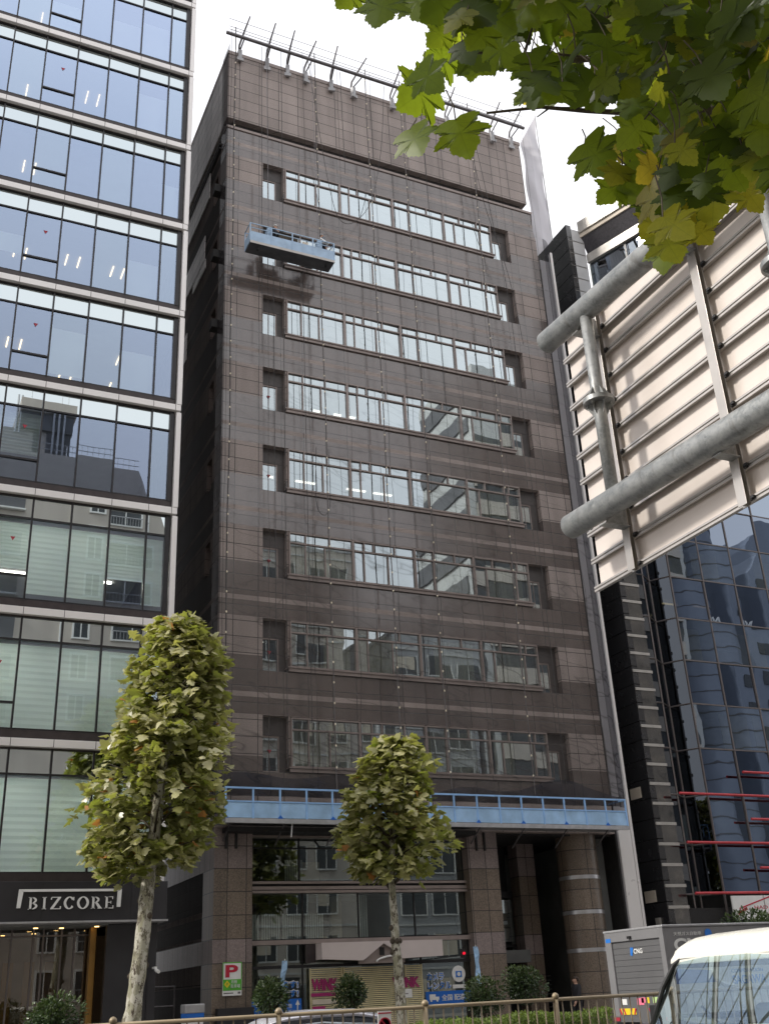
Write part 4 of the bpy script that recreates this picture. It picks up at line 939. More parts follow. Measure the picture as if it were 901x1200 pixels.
for i in range(0, npan + 1, 2):
    x = px0 + i * step; c = MB(); c.prism([(x - .11, 7.17), (x + .11, 7.17), (x, 7.29)], py0 - .035, py0 - .028); c.build('gusset', M['blue_sign'], D)
for i in range(0, npan, 2): c = MB(); x = px0 + i * step + .3; c.tube([(x, 35.2, 7.1), (x, 36.2, 6.5)], .03, 6); c.build('bracket', M['steel'], D)
c = MB(); c.tube([(12.86, 34.85, 7.05), (12.84, 34.9, 6.6)], .02, 6); c.build('hanging_strap', M['white'], D)

# ------------------------------------------------------------------ grey slab building squeezed on the right
t = thing('grey_slab_building', (27.5, 36, 0), 'narrow pale grey panelled wall between the granite and the black building', 'building')
c = MB(); z = 0.1
while z < 35.5: c.box(27.13, 27.87, BY + .0, 52, z, min(z + 4.19, 35.6)); z += 4.2
c.build('wall', M['grey_panel'], t, bevel=.01)
c = MB(); c.box(27.78, 27.9, BY - .06, BY + .0, .1, 36.2); c.build('edge_trim', M['band_white'], t)
c = MB(); c.box(27.05, 27.128, BY + .05, 52, .1, 35.); c.build('shadow_gap', M['groove'], t)
c = MB(); c.tube([(27.7, BY - .08, 8.3), (27.66, BY - .08, 36.)], .03, 6); c.build('conduit', M['alu'], t)
c = MB(); c.box(27.15, 27.75, BY - .06, BY - .003, 3.3, 7.2); c.build('lower_panel', M['band_white'], t)

# ------------------------------------------------------------------ black glazed building on the right
K = thing('black_glazed_building', (33, 36, 0), 'black panelled building with blue glass front and red rails on the right', 'building')
KX = 29.1
c = MB(); j = 0; z = 3.65 - .81 * 4
pan = MB()
while z < 38.0:
    pan.box(KX, KX + .3, BY, 50, z + .018, z + .792); z += .81
pan.build('side_panels', M['blackpanel'], K)
c = MB(); c.box(KX + .03, 48, BY + .06, 50, 0, 4.2); c.box(KX + .03, KX + .6, BY + .06, 50, 4.2, 38.3); c.build('core_wall', M['groove'], K)
gp = MB(); gu = MB(); z = 18.03 - .81 * 22
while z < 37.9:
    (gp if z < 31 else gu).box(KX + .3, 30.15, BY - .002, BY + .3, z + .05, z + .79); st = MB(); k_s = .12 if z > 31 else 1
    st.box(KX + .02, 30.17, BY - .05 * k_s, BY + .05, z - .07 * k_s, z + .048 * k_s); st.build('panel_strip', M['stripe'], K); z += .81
gp.build('front_panels', M['greypanel'], K); gu.build('upper_front_panels', plain('sky_reflection_panel', (.50, .50, .50), .35, 0, .1, 1.2), K)  # upper panels paler: the sky's reflection is put into their colour
for z in (18.03 - .81 * 11.6, 18.03 - .81 * 16.7):
    c = MB(); c.box(KX - .03, KX, 36.6, 37.3, z, z + .45); c.build('wall_light', M['cream'], K)
c = MB(); c.box(KX - .1, KX, 36.5, 36.75, 3.55, 3.9); c.build('wall_box', M['stripe'], K)
gx = [32.1, 34.05, 36.0, 38.0, 40., 42., 44., 46., 48.]; zt = [4.74, 6.74, 8.74, 10.72, 12.7, 14.7, 16.7, 18.73, 20.7, 22.7, 24.7, 26.7, 28.7, 30.7, 32.7]
fm = MB()
for x in gx: fm.box(x - .03, x + .03, BY - .05, BY + .04, 3.7, 32.7)
for z in zt: fm.box(30.2, 48, BY, BY, z, z) if False else fm.box(32.1, 48, BY - .035, BY + .03, z - .028, z + .028)
fm.build('mullion_grid', M['mull'], K)
pc = 0
for zi, (za, zc) in enumerate(zip(zt, zt[1:])):
    for xi, (xa, xb) in enumerate(zip(gx, gx[1:])):
        if pc >= 96: continue
        e = random.uniform(-.02, .02); e2 = random.uniform(-.022, .022); pc += 1
        q = MB(); q.face([(xa + .04, BY + e, za + .04), (xb - .04, BY - e, za + .04), (xb - .04, BY - e + e2, zc - .04), (xa + .04, BY + e + e2, zc - .04)])
        q.build('pane', M['glassR'] if zi % 2 == 1 else M['glassRd'], K)
fold = MB(); fr2 = MB()
for zi, (za, zc) in enumerate(zip(zt, zt[1:])):
    q = MB(); q.face([(30.15, BY + .25, za), (30.7, BY + .25, za), (30.7, BY + .25, zc), (30.15, BY + .25, zc)]); q.face([(30.7, BY + .25, za), (31.55, BY + .85, za), (31.55, BY + .85, zc), (30.7, BY + .25, zc)])
    q.face([(31.55, BY + .85, za), (32.06, BY + .02, za), (32.06, BY + .02, zc), (31.55, BY + .85, zc)])
    q.build('folded_pane', M['glassF'], K)
    for a, b_ in (((30.15, BY + .23), (30.7, BY + .23)), ((30.7, BY + .23), (31.55, BY + .83)), ((31.55, BY + .83), (32.06, BY))):
        fr2.tube([(a[0], a[1], za), (b_[0], b_[1], za)], .035, 4)
for x, y in ((30.7, BY + .23), (31.55, BY + .82)): fr2.tube([(x, y, 3.7), (x, y, 32.7)], .04, 4)
fr2.build('fold_frame', M['mull'], K)
c = MB()
for z in (8.66, 6.69, 4.72): c.tube([(29.9 + .3, 35.5, z), (48, 35.5, z)], .055, 10)
for z in (9.66, 7.68, 5.70): c.tube([(33.85, 35.5, z), (48, 35.5, z)], .055, 10)
c.build('red_rail', M['redbar'], K, autos=True)
fl = MB()
for z in zt[1::2]: fl.box(32.2, 48, BY + .4, 46, z - .35, z - .1)
fl.box(30.2, 48, 44, 44.3, 4, 33); fl.build('interior', M['interior'], K)
fl = MB()
for i, (xa, xb) in enumerate(zip(gx, gx[1:])):
    for zi in (3, 5, 7):
        if (i + zi) % 3: fl.box(xa + .15, xb - .2, BY + .7, BY + .75, zt[zi] + .1, zt[zi + 1] - .2)
fl.build('interior_blinds', plain('olive_blind', (.30, .29, .17), .9), K)
for x, z in ((30.8, 16.1), (33.2, 18.2), (35.1, 18.25)):
    c = MB(); c.box(x, x + .9, 38, 38.1, z, z + .05); c.build('ceiling_lamp', M['lamp'], K)
# projecting upper storey with sloping soffit
o = (29.95, 36.0, 0); u = (.95, .32, 0); d = Vector((.32, -.95, 0)) * 9.0
def swp(nm, pts, m): x = MB(); x.sweep(pts, o, u, UZ, d); return x.build(nm, m, K)
swp('upper_fascia', [(-.12, 38.1), (-.02, 38.1), (-.02, 38.8), (-.12, 38.8)], M['stripe'])
swp('fascia_strip', [(-.02, 37.85), (.06, 37.85), (.06, 38.08), (-.02, 38.08)], M['cream'])
swp('sloping_soffit', [(.06, 37.8), (.5, 36.9), (.8, 36.9), (.8, 38.2), (.06, 38.2)], M['soffit'])
swp('lower_fascia', [(.32, 36.35), (.5, 36.35), (.5, 36.88), (.32, 36.88)], M['stripe'])
swp('upper_glass', [(.5, 32.5), (.55, 32.5), (.55, 36.34), (.5, 36.34)], M['glassR'])
x = MB()
for s_5 in (.25, .5, .75): q = Vector(o) + d * s_5; x.obox(q + Vector((.95, .32, 0)) * .5 + Vector((0, 0, 34.4)), d * .006, (.05, .02, 0), (0, 0, 1.9))
for z in (33.2, 34.6): x.sweep([(.46, z), (.5, z), (.5, z + .06), (.46, z + .06)], o, u, UZ, d)
x.build('upper_mullions', M['frame_dark'], K)
x = MB(); x.sweep([(.6, 32.4), (14, 32.4), (14, 38.2), (.6, 38.2)], o, u, UZ, d); x.build('upper_storey', M['interior'], K)
# white signboard with red writing
t = thing('red_white_signboard', (33, 35.3, 3.8), 'white signboard with red writing under the lowest red rail', 'sign')
for xa, xb in ((31.95, 33.6), (33.66, 35.3)):
    c = MB(); c.box(xa, xb, 35.42, 35.5, 3.7, 4.6); c.build('sign_board', M['white'], t)
c = MB(); c.obox((33.1, 35.41, 4.33), (.85, 0, .22), (0, .006, 0), (-.006, 0, .022)); c.obox((32.4, 35.41, 4.02), (.25, 0, .1), (0, .006, 0), (-.02, 0, .05)); c.build('red_swoosh', M['red'], t)
text('HAD', 'letters', M['red'], t, (33.05, 35.415, 4.08), UX, UZ, .13, .006, .7); text('A', 'letters', M['red'], t, (33.75, 35.415, 3.9), UX, UZ, .3, .006)

# ------------------------------------------------------------------ sign gantry seen from behind
GT = thing('sign_gantry', (6.3, 1.2, 0), 'galvanised sign gantry with ribbed aluminium panel, seen from behind', 'gantry')
def capped(path, r, n=28):
    """tube with a rounded free end at the first point"""
    P = [Vector(p) for p in path]; d = (P[0] - P[1]).normalized(); pre = []; rad = []
    for a in (80, 55, 30): pre.append(P[0] + d * (r * .35 * math.sin(R(a)))); rad.append(r * math.cos(R(a)))
    return pre + P, rad + [r] * len(P)
for zc in (8.33, 6.0):
    c = MB(); p, r_ = capped([(6.3, 8.45, zc), (6.44, 5.6, zc - .04), (6.62, 1.2, zc - .1)], .132); c.tube(p, r_, 32); c.build('arm_tube', M['galv'], GT, smooth=True)
for y, x in ((7.72, 6.33), (5.2, 6.45)):
    c = MB(); c.tube([(x, y, 8.25), (x, y, 6.05)], .068, 20); pp_ = c.build('link_tube', M['galv'], GT, smooth=True)
    c = MB(); c.lathe((x, y, 7.14), [(.07, -.025), (.165, -.025), (.165, .0), (.165, .025), (.07, .025)], 28); c.build('flange', M['galv'], pp_, autos=True)
    c = MB()
    for k in range(6):
        a = k * math.pi / 3 + .3; dx, dy = math.cos(a), math.sin(a)
        for sg in (1, -1): c.face([(x + dx * .06, y + dy * .06, 7.14 + sg * .026), (x + dx * .15, y + dy * .15, 7.14 + sg * .026), (x + dx * .068, y + dy * .068, 7.14 + sg * .17)])
        c.lathe((x + dx * .12, y + dy * .12, 7.09), [(.014, 0), (.014, .1)], 6)
    c.build('stiffener', M['galv'], pp_)
c = MB(); c.tube([(6.62, 1.2, 0.12), (6.62, 1.2, 8.6)], [.2, .16], 28); c.build('pole', M['galv'], GT, smooth=True)
c = MB(); c.box(6.3, 6.94, .88, 1.52, .12, .15); c.build('base_plate', M['galv'], GT)
PX = 6.76; pz0, pz1 = 5.42, 8.62
def slant(z): return 8.74 - (z - pz0) * .055
npl = 10; ph = (pz1 - pz0) / npl
for i in range(npl):
    za, zc = pz0 + i * ph, pz0 + (i + 1) * ph; c = MB(); x = PX + random.uniform(-.003, .003)
    c.box(x, x + .012, .3, 8.66, za + .004, zc - .004); c.build('sign_plank', M['sign_back'], GT)
for i in range(npl + 1):
    z = pz0 + i * ph; c = MB(); wdt = .055 if 0 < i < npl else .06
    c.box(PX - wdt, PX - .002, .28, 8.70, z - .016, z + .016); c.box(PX - wdt - .012, PX - wdt, .28, 8.70, z - .032, z - .006); c.box(PX - wdt - .012, PX - wdt, .28, 8.70, z + .006, z + .030)
    c.build('rib', M['rail_alu'], GT, bevel=.003)
for y in (7.98, 6.35, 4.4, 2.4):
    c = MB(); x = PX - .075; c.box(x - .055, x - .047, y - .055, y + .055, pz0 - .05, pz1 + .03); c.box(x - .047, x, y - .006, y + .006, pz0 - .05, pz1 + .03); c.box(x - .0, x + .006, y - .055, y + .055, pz0 - .05, pz1 + .03)
    o = c.build('upright', M['rail_alu'], GT, bevel=.002)
    for i in range(npl + 1):
        c = MB(); z = pz0 + i * ph; c.box(x - .012, x + .02, y - .10, y - .058, z - .02, z + .02); c.box(x - .03, x - .0, y - .12, y - .08, z - .012, z + .012); c.build('clip_bolt', M['black'], o)
    xp = 6.3 + (8.45 - y) * .05
    for zc in (8.3, 5.97): c = MB(); c.box(xp, x - .05, y - .09, y + .02, zc - .15, zc - .14); c.box(xp + .05, x - .055, y - .05, y - .04, zc - .14, zc + .1); c.build('bracket', M['galv'], o)

# ------------------------------------------------------------------ trees and plants
LEAF = [(0, 0), (.13, -.06), (.33, -.05), (.52, .02), (.44, .12), (.37, .20), (.52, .30), (.66, .45), (.50, .46), (.37, .50), (.31, .55), (.33, .67), (.21, .80), (.13, .88), (0, 1.02)]
def leaf_outline(teeth):
    half = []
    for i in range(len(LEAF) - 1):
        a, b_ = LEAF[i], LEAF[i + 1]; half.append(a)
        if teeth and i > 1:
            dx, dy = b_[0] - a[0], b_[1] - a[1]; l = math.hypot(dx, dy)
            half.append((a[0] + dx * .5 + dy / l * .028, a[1] + dy * .5 - dx / l * .028)); half.append((a[0] + dx * .6 - dy / l * .006, a[1] + dy * .6 + dx / l * .006))
    half.append(LEAF[-1]); return half + [(-x, y) for x, y in reversed(half[1:-1])]
OUT_HI = leaf_outline(True)
def add_leaf(mb, base, tip, normal, size, rnd, out=OUT_HI, curl=.07):
    """lobed leaf: base point, tip direction, face normal"""
    t = Vector(tip).normalized(); nn = Vector(normal); nn = (nn - t * nn.dot(t))
    if nn.length < 1e-4: nn = t.orthogonal()
    nn.normalize(); s = t.cross(nn); base = Vector(base); a = len(mb.v)
    cu = curl * random.uniform(.3, 1.5); cv = random.uniform(-.15, .3); tw = random.uniform(-.12, .12)
    pts = [(0, .36)] + [(x * .55, .36 + (y - .36) * .55) for x, y in out] + list(out)
    for x, y in pts:
        z = -cu * (abs(x) ** 1.4) * 1.6 - cv * y * y * .6 + tw * x * y + .03 * math.sin(7 * x + 4 * y) * abs(x)
        p = base + (s * x + t * y + nn * z) * size; mb.v.append(tuple(p)); mb.rnd.append(rnd); mb.uv.append((.5 + x / 1.4, .05 + y / 1.4))
    n = len(out)
    for i in range(n):
        j = (i + 1) % n; mb.f.append([a, a + 1 + i, a + 1 + j]); mb.f.append([a + 1 + i, a + 1 + n + i, a + 1 + n + j, a + 1 + j])
SM = [(0, 0), (.30, -.02), (.50, .10), (.36, .24), (.58, .46), (.30, .56), (.24, .78), (0, 1.0)]
OUT_LO = SM + [(-x, y) for x, y in reversed(SM[1:-1])]
def add_leaf_lo(mb, base, tip, normal, size, rnd, out=OUT_LO):
    t = Vector(tip).normalized(); nn = Vector(normal); nn = nn - t * nn.dot(t)
    if nn.length < 1e-4: nn = t.orthogonal()
    nn.normalize(); s = t.cross(nn); base = Vector(base); a = len(mb.v); cu = random.uniform(.1, .5); cv = random.uniform(-.2, .5)
    pts = [(0, .35)] + list(out)
    for x, y in pts:
        p = base + (s * x + t * y + nn * (-cu * abs(x) - cv * y * y * .5)) * size; mb.v.append(tuple(p)); mb.rnd.append(rnd)
    n = len(out)
    for i in range(n): mb.f.append([a, a + 1 + i, a + 1 + (i + 1) % n])
def rv(): 
    while True:
        v = Vector((random.uniform(-1, 1), random.uniform(-1, 1), random.uniform(-1, 1)))
        if .05 < v.length < 1: return v

# pollarded street trees on the far pavement: profile of (z, centre x, half width)
def interp(prof, z):
    if z <= prof[0][0]: return prof[0][1:]
    for a, b_ in zip(prof, prof[1:]):
        if z <= b_[0]:
            f = (z - a[0]) / (b_[0] - a[0]); return tuple(p + (q - p) * f for p, q in zip(a[1:], b_[1:]))
    return prof[-1][1:]
def street_tree(label, trunk, prof, TY, nleaf, size, seed, hollow):
    random.seed(seed); bx = trunk[0][0]; t = thing('street_tree', (bx, TY, .15), label, 'tree', 'pollarded plane trees on the far pavement')
    path = [(x, TY + dy, z) for x, dy, z, r in trunk]; rad = [r for *_, r in trunk]
    P = []; RD = []
    for j in range(len(path) - 1):
        for s_6 in range(5):
            f = s_6 / 5; q = Vector(path[j]).lerp(Vector(path[j + 1]), f); P.append(q + Vector((random.uniform(-.015, .015), random.uniform(-.015, .015), 0))); RD.append((rad[j] + (rad[j + 1] - rad[j]) * f) * random.uniform(.93, 1.1))
    P.append(Vector(path[-1])); RD.append(rad[-1]); c = MB(); c.tube(P, RD, 14); tr = c.build('trunk', M['bark'], t, smooth=True)
    for kk in range(8):
        p = P[random.randint(3, len(P) - 12 if len(P) > 16 else 4)]; a = random.uniform(0, 6.28); r_ = RD[3]; kn = MB()
        kn.lathe(p + Vector((math.cos(a) * r_ * .8, math.sin(a) * r_ * .8, 0)), [(.02, -.08), (.07, -.04), (.08, .02), (.03, .08)], 8); kn.build('knot', M['bark_dark'], tr, smooth=True)
    br = MB(); anchors = []
    z0, z1 = prof[0][0], prof[-1][0]
    nb = int((z1 - z0) * 9)
    for i in range(nb):
        z = z0 + .2 + (z1 - z0 - .5) * (i + random.random()) / nb; cx, hw = interp(prof, z)
        zt_ = min(max(z - random.uniform(.2, 1.0), trunk[1][2]), trunk[-1][2]); tx = None
        for a, b_ in zip(trunk, trunk[1:]):
            if a[2] <= zt_ <= b_[2]: tx = a[0] + (b_[0] - a[0]) * (zt_ - a[2]) / (b_[2] - a[2])
        if tx is None: tx = trunk[-1][0]
        a = random.uniform(0, 6.28); r_ = hw * random.uniform(.55, .98); e = Vector((cx + math.cos(a) * r_, TY + math.sin(a) * r_ * .9, z)); s0 = Vector((tx, TY, zt_)); mid = s0.lerp(e, .5) + Vector((0, 0, .12))
        br.tube([s0, mid, e], [.045, .028, .010], 5); anchors += [mid.lerp(e, f) for f in (.2, .6, 1.)]
    br.build('limbs', M['bark_dark'], t, smooth=True)
    hollow = list(hollow)
    for i in range(16):
        z = random.uniform(z0 + .3, z1 - .8); cx, hw = interp(prof, z); a = random.uniform(3.3, 6.1); hollow.append((Vector((cx + math.cos(a) * hw * .95, TY + math.sin(a) * hw * .95, z)), random.uniform(.25, .55)))
    cr = MB(); k = 0; clumps = []
    for i in range(int(nleaf / 9)):
        z = z0 + (z1 - z0) * random.random(); cx, hw = interp(prof, z); a = random.uniform(0, 6.28); f = random.random() ** .38
        if random.random() < .16: f *= random.uniform(1.02, 1.25)
        q = Vector((cx + math.cos(a) * hw * f, TY + math.sin(a) * hw * .9 * f, z))
        if any((q - h).length < hr for h, hr in hollow): continue
        clumps.append((q, Vector((math.cos(a), math.sin(a), .35)), .3 + .7 * f, random.random()))
    for q, outd, f, tone in clumps:
        for j in range(random.randint(5, 13)):
            p = q + rv() * .30; o_ = (outd * .8 + rv() * .7).normalized()
            tip = (o_ + Vector((0, 0, -.5)) + rv() * .7); nrm = o_ * .7 + Vector((0, 0, .7)) + rv() * .8
            hz = (p.z - z0) / (z1 - z0)
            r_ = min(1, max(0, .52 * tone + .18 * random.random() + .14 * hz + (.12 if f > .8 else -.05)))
            if random.random() < .014: r_ = 1.
            elif r_ > .93: r_ = .9
            add_leaf_lo(cr, p, tip, nrm, size * random.uniform(.7, 1.25), r_)
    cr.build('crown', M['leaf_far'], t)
street_tree('tall plane tree with dense oblong crown and mottled trunk by the BIZCORE entrance', [(6.63, 0, .15, .27), (6.67, 0, 1.3, .23), (6.78, 0, 2.6, .20), (6.92, 0, 4.6, .185), (7.0, 0, 5.6, .17), (7.25, 0, 8., .13), (7.5, 0, 11.2, .06)],
            [(4.85, 6.6, .9), (5.4, 6.65, 1.4), (6.2, 6.95, 1.75), (7.8, 7.2, 1.8), (9.3, 7.5, 1.5), (10.6, 7.6, 1.3), (11.5, 7.55, 1.02), (12.1, 7.5, .5)], 30., 6200, .27, 11, [(Vector((6.9, 29.2, 6.2)), .55), (Vector((7.1, 29, 5.0)), .5)])
street_tree('slender young plane tree with small rounded crown in front of the shops', [(14.31, 0, .15, .165), (14.29, 0, 1.5, .145), (14.22, 0, 3.0, .125), (14.2, 0, 4.8, .105), (14.3, 0, 6.2, .08), (14.45, 0, 8.4, .05)],
            [(4.9, 14.3, .9), (5.5, 14.35, 1.6), (6.2, 14.3, 1.55), (7.2, 14.4, 1.36), (8.0, 14.5, 1.15), (8.5, 14.55, .9), (8.85, 14.6, .45)], 30., 2700, .285, 23, [(Vector((14.2, 29.3, 5.6)), .5), (Vector((15.0, 29.3, 6.3)), .42), (Vector((13.4, 29.2, 6.6)), .4)])
random.seed(5)
SG_ = 'trimmed round bushes in front of the shops'
def shrub(x, y, z, rx, rz, label, nl=1500, trunk=True, name='trimmed_bush', group=SG_, size=.085, mat='leaf_shrub', lumps=9):
    t = thing(name, (x, y, .15), label, 'bush', group)
    lp = [(Vector((x, y, z)) + Vector((v.x * rx, v.y * rx, v.z * rz)) * .55, random.uniform(.45, .72)) for v in [rv() for _ in range(lumps)]]
    c = MB()
    for i in range(nl):
        o_, f = random.choice(lp); d = rv().normalized(); rr = random.uniform(.75, 1.05)
        p = o_ + Vector((d.x * rx * f, d.y * rx * f, d.z * rz * f)) * rr
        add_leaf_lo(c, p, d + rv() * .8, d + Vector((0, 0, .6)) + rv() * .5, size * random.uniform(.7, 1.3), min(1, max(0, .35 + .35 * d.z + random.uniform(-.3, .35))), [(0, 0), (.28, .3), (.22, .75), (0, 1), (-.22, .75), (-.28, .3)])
    c.build('foliage', M[mat], t)
    if trunk:
        c = MB(); c.tube([(x, y, .15), (x + .02, y, z * .5), (x, y, z)], [.05, .045, .03], 7)
        for k in range(5): v = rv(); c.tube([(x, y, z * .75), (x + v.x * rx * .7, y + v.y * rx * .7, z + abs(v.z) * rz * .5)], [.025, .01], 5)
        c.build('stem', M['bark_dark'], t, smooth=True)
    # dark inner twigs fill
shrub(4.88, 31, 1.35, .66, .72, 'round bush in front of the BIZCORE entrance glass', 2600)
shrub(10.74, 31, 1.72, .66, .58, 'round bush below the parking sign, hiding the arrow banner', 2600)
shrub(13.18, 31, 1.62, .50, .55, 'small narrow bush covering part of the WINK lettering', 1900)
shrub(17.55, 31, 1.50, .70, .68, 'wide bush right of the camera rental banner, left of a taller one', 2600)
shrub(19.07, 31, 1.70, .72, .62, 'taller bush before the dark entrance hall, nearest the pedestrian', 2600)
shrub(30.3, 33, 3.0, 1.7, 1.0, 'leafy shrub showing above the truck beneath the red and white signboard', 3600, True, 'tall_shrub', None, .13)
# hedge
h = thing('clipped_hedge', (17, 26.9, .15), 'low yellow green clipped hedge beside the truck behind the guard rail', 'hedge'); c = MB()
for i in range(9000):
    x = random.uniform(12.5, 19.7); y = random.uniform(27.3, 28.1); zz = .3 + .62 * random.random() ** .5 + .05 * math.sin(x * 2.3) - (.06 if x < 15 else 0)
    add_leaf_lo(c, (x, y, zz), rv() + Vector((0, -.2, .5)), rv() + Vector((0, -.5, 1.)), .07 * random.uniform(.7, 1.3), min(1, max(0, (zz - .3) * 1.1 + random.uniform(-.2, .3))), [(0, 0), (.28, .3), (.22, .75), (0, 1), (-.22, .75), (-.28, .3)])
c.build('foliage', M['leaf_hedge'], h)
c = MB()
for i in range(30): x = 12.6 + i * .24; c.tube([(x, 27.7, .15), (x + random.uniform(-.1, .1), 27.7, .7)], .015, 5)
c.build('stems', M['bark_dark'], h)

# near plane tree reaching over the camera
random.seed(21)
NT = thing('overhanging_plane_tree', (4.6, 1.9, .12), 'plane tree whose big backlit leaves overhang the top right', 'tree')
CAMP = Vector((0, 0, 1.55))
def cray(x, y): v = r2 * ((x - 450.5) / P_F) - u2 * ((y - 600) / P_F) + fw; return v.normalized()
c = MB(); c.tube([(4.6, 1.9, .1), (4.55, 1.95, 2.), (4.5, 1.9, 4.), (4.3, 2.0, 5.6), (4.2, 2.1, 8.)], [.19, .17, .15, .12, .07], 16); c.build('trunk', M['bark'], NT, smooth=True)
br = MB()
ends = [(572, 128, 3.7), (640, 60, 4.1), (548, 60, 3.6), (765, 215, 3.9), (700, 110, 4.4), (850, 150, 3.8), (800, 40, 4.6), (620, 10, 4.3), (500, -30, 3.9)]
for (x, y, d_) in ends:
    e = CAMP + cray(x, y) * d_; s0 = Vector((4.4, 1.95, 4.6 + .25 * random.random())); m1 = s0.lerp(e, .4) + Vector((0, 0, .35)) + rv() * .14; m2 = s0.lerp(e, .75) + Vector((0, 0, .18)) + rv() * .12
    pth = []
    for i in range(13):
        f = i / 12; pth.append(s0 * (1 - f) ** 3 + m1 * 3 * f * (1 - f) ** 2 + m2 * 3 * f * f * (1 - f) + e * f ** 3 + rv() * .02)
    br.tube(pth, [.045 * (1 - i / 12) ** 1.3 + .004 for i in range(13)], 7)
    for k in range(3):
        f = random.uniform(.2, .8); q = m2.lerp(e, f); g_ = rv() * .12; br.tube([q, q + g_ + Vector((0, 0, .02)), q + g_ * 1.8 + rv() * .05], [.006, .004, .002], 5)
br.build('limbs', M['bark_dark'], NT, smooth=True)
poly = [(505, -40), (512, 60), (540, 70), (560, 90), (595, 112), (640, 115), (690, 115), (735, 108), (742, 140), (715, 165), (720, 200), (752, 215), (765, 260), (790, 275), (835, 235), (870, 215), (960, 205), (960, -120), (505, -120)]
holes = [(615, 58, 12), (640, 60, 9), (690, 68, 11), (694, 85, 10), (585, 95, 12), (758, 168, 9), (605, 95, 8)]
def inside(x, y):
    r_ = False; j = len(poly) - 1
    for i in range(len(poly)):
        xi, yi = poly[i]; xj, yj = poly[j]
        if (yi > y) != (yj > y) and x < (xj - xi) * (y - yi) / (yj - yi) + xi: r_ = not r_
        j = i
    return r_
lf = MB(); pet = MB(); cnt = 0
def leaf_at(x, y, d_, size, roll, rnd, face=.75):
    """leaf hanging in the crown: centre direction, distance, blade size, tip turned by roll from straight down"""
    v = cray(x, y); tipd = Vector((0, 0, -1)) + r2 * math.sin(R(roll)) * 1.2 - v * random.uniform(-.25, .35)
    if abs(roll) > 90: tipd = Vector((0, 0, .6)) + r2 * math.sin(R(roll))
    tipd.normalize(); nrm = -v * face + rv() * .45 + Vector((0, 0, .3)); base = CAMP + v * d_ - tipd * size * .45
    add_leaf(lf, base, tipd, nrm, size, rnd)
    up = base + Vector((random.uniform(-.05, .05), random.uniform(-.05, .05), .10)); pet.tube([base + tipd * size * .02, (base + up) / 2 + Vector((.01, 0, 0)), up], .0022, 4)
while cnt < 820:
    x = random.uniform(495, 955); y = random.uniform(-110, 290)
    if not inside(x, y): continue
    d_ = random.uniform(3.0, 5.6)
    if any((x - hx) ** 2 + (y - hy) ** 2 < (hr + 9) ** 2 for hx, hy, hr in holes): continue
    edge = sum(inside(x + 45 * math.cos(a), y + 45 * math.sin(a)) for a in (0, .8, 1.6, 2.4, 3.1, 3.9, 4.7, 5.5)) / 8
    leaf_at(x, y, d_, random.uniform(.085, .145), random.uniform(-60, 60), min(1, max(0, random.gauss(.45, .3))), random.uniform(.3, .9)); cnt += 1
n2 = 0
while n2 < 520:      # the deeper, higher part of the same crown
    x = random.uniform(610, 1000); y = random.uniform(-260, 250)
    if not (inside(x, max(y, -100)) or x > 955) : continue
    if any((x - hx) ** 2 + (y - hy) ** 2 < (hr + 12) ** 2 for hx, hy, hr in holes): continue
    if not inside(min(x - 35, 940), max(min(y + 45, 400), -100)): continue
    leaf_at(x, y, random.uniform(5.4, 8.6), random.uniform(.15, .23), random.uniform(-70, 70), min(1, max(0, random.gauss(.35, .2))), random.uniform(-.2, .5)); n2 += 1
for (x, y, d_, s_7, roll, rn) in [(447, 12, 3.6, .20, -12, .45), (408, -4, 3.7, .15, -40, .5), (490, 5, 3.7, .17, 10, .5), (525, -2, 3.5, .17, 20, .45), (489, 112, 3.5, .22, -70, .45), (487, 166, 3.5, .18, 15, .62), (541, 160, 3.5, .205, 10, .6), (515, 70, 3.7, .20, -50, .4), (560, 62, 3.7, .2, 30, .35), (503, 92, 3.4, .16, 40, .5),
    (700, 185, 3.6, .21, 30, .5), (722, 205, 3.5, .14, -30, .9), (715, 225, 3.6, .15, -60, .6), (765, 190, 3.7, .2, 20, .55), (770, 235, 3.4, .21, 10, .97), (835, 240, 3.5, .2, -10, .85), (815, 215, 3.4, .2, -25, .5), (858, 200, 3.2, .18, 15, .55), (870, 150, 3.2, .21, 30, .55), (876, 20, 3.2, .22, 10, .6), (785, 290, 3.4, .17, 15, .85), (778, 300, 3.5, .16, -10, .6), (765, 265, 3.5, .16, -50, .9), (823, 275, 3.5, .13, 25, .9), (805, 262, 3.6, .18, 0, .3), (845, 232, 3.6, .16, -30, .92), (880, 232, 3.6, .14, 15, .9), (740, 225, 3.6, .13, 40, .65), (795, 245, 3.5, .17, 40, .95), (560, 25, 3.5, .2, -20, .4), (598, 15, 3.4, .2, 25, .4), (590, 60, 3.5, .17, 50, .6), (632, 110, 3.6, .17, 0, .4), (665, 105, 3.6, .18, 15, .5), (700, 112, 3.6, .19, 0, .4), (652, 95, 3.7, .2, -30, .5)]:
    leaf_at(x, y, d_, s_7 * .74, roll, rn, .95)
for i in range(450):      # upper crown of the same tree, above the view
    p = Vector((3.4, 1.4, 6.4)) + Vector((random.gauss(0, 1.25), random.gauss(0, 1.1), random.gauss(0, .75)))
    d = p - CAMP; px_, py_ = 450.5 + P_F * d.dot(r2) / max(.1, d.dot(fw)), 600 - P_F * d.dot(u2) / max(.1, d.dot(fw))
    if d.dot(fw) > 0 and py_ > -60 and px_ < 960: continue
    add_leaf(lf, p, Vector((0, 0, -.6)) + rv(), Vector((0, 0, 1)) + rv() * .8, random.uniform(.15, .24), random.random(), OUT_LO)
lf.build('crown', M['leaf_near'], NT, smooth=True); pet.build('stalks', M['bark_dark'], NT)['kind'] = 'stuff'

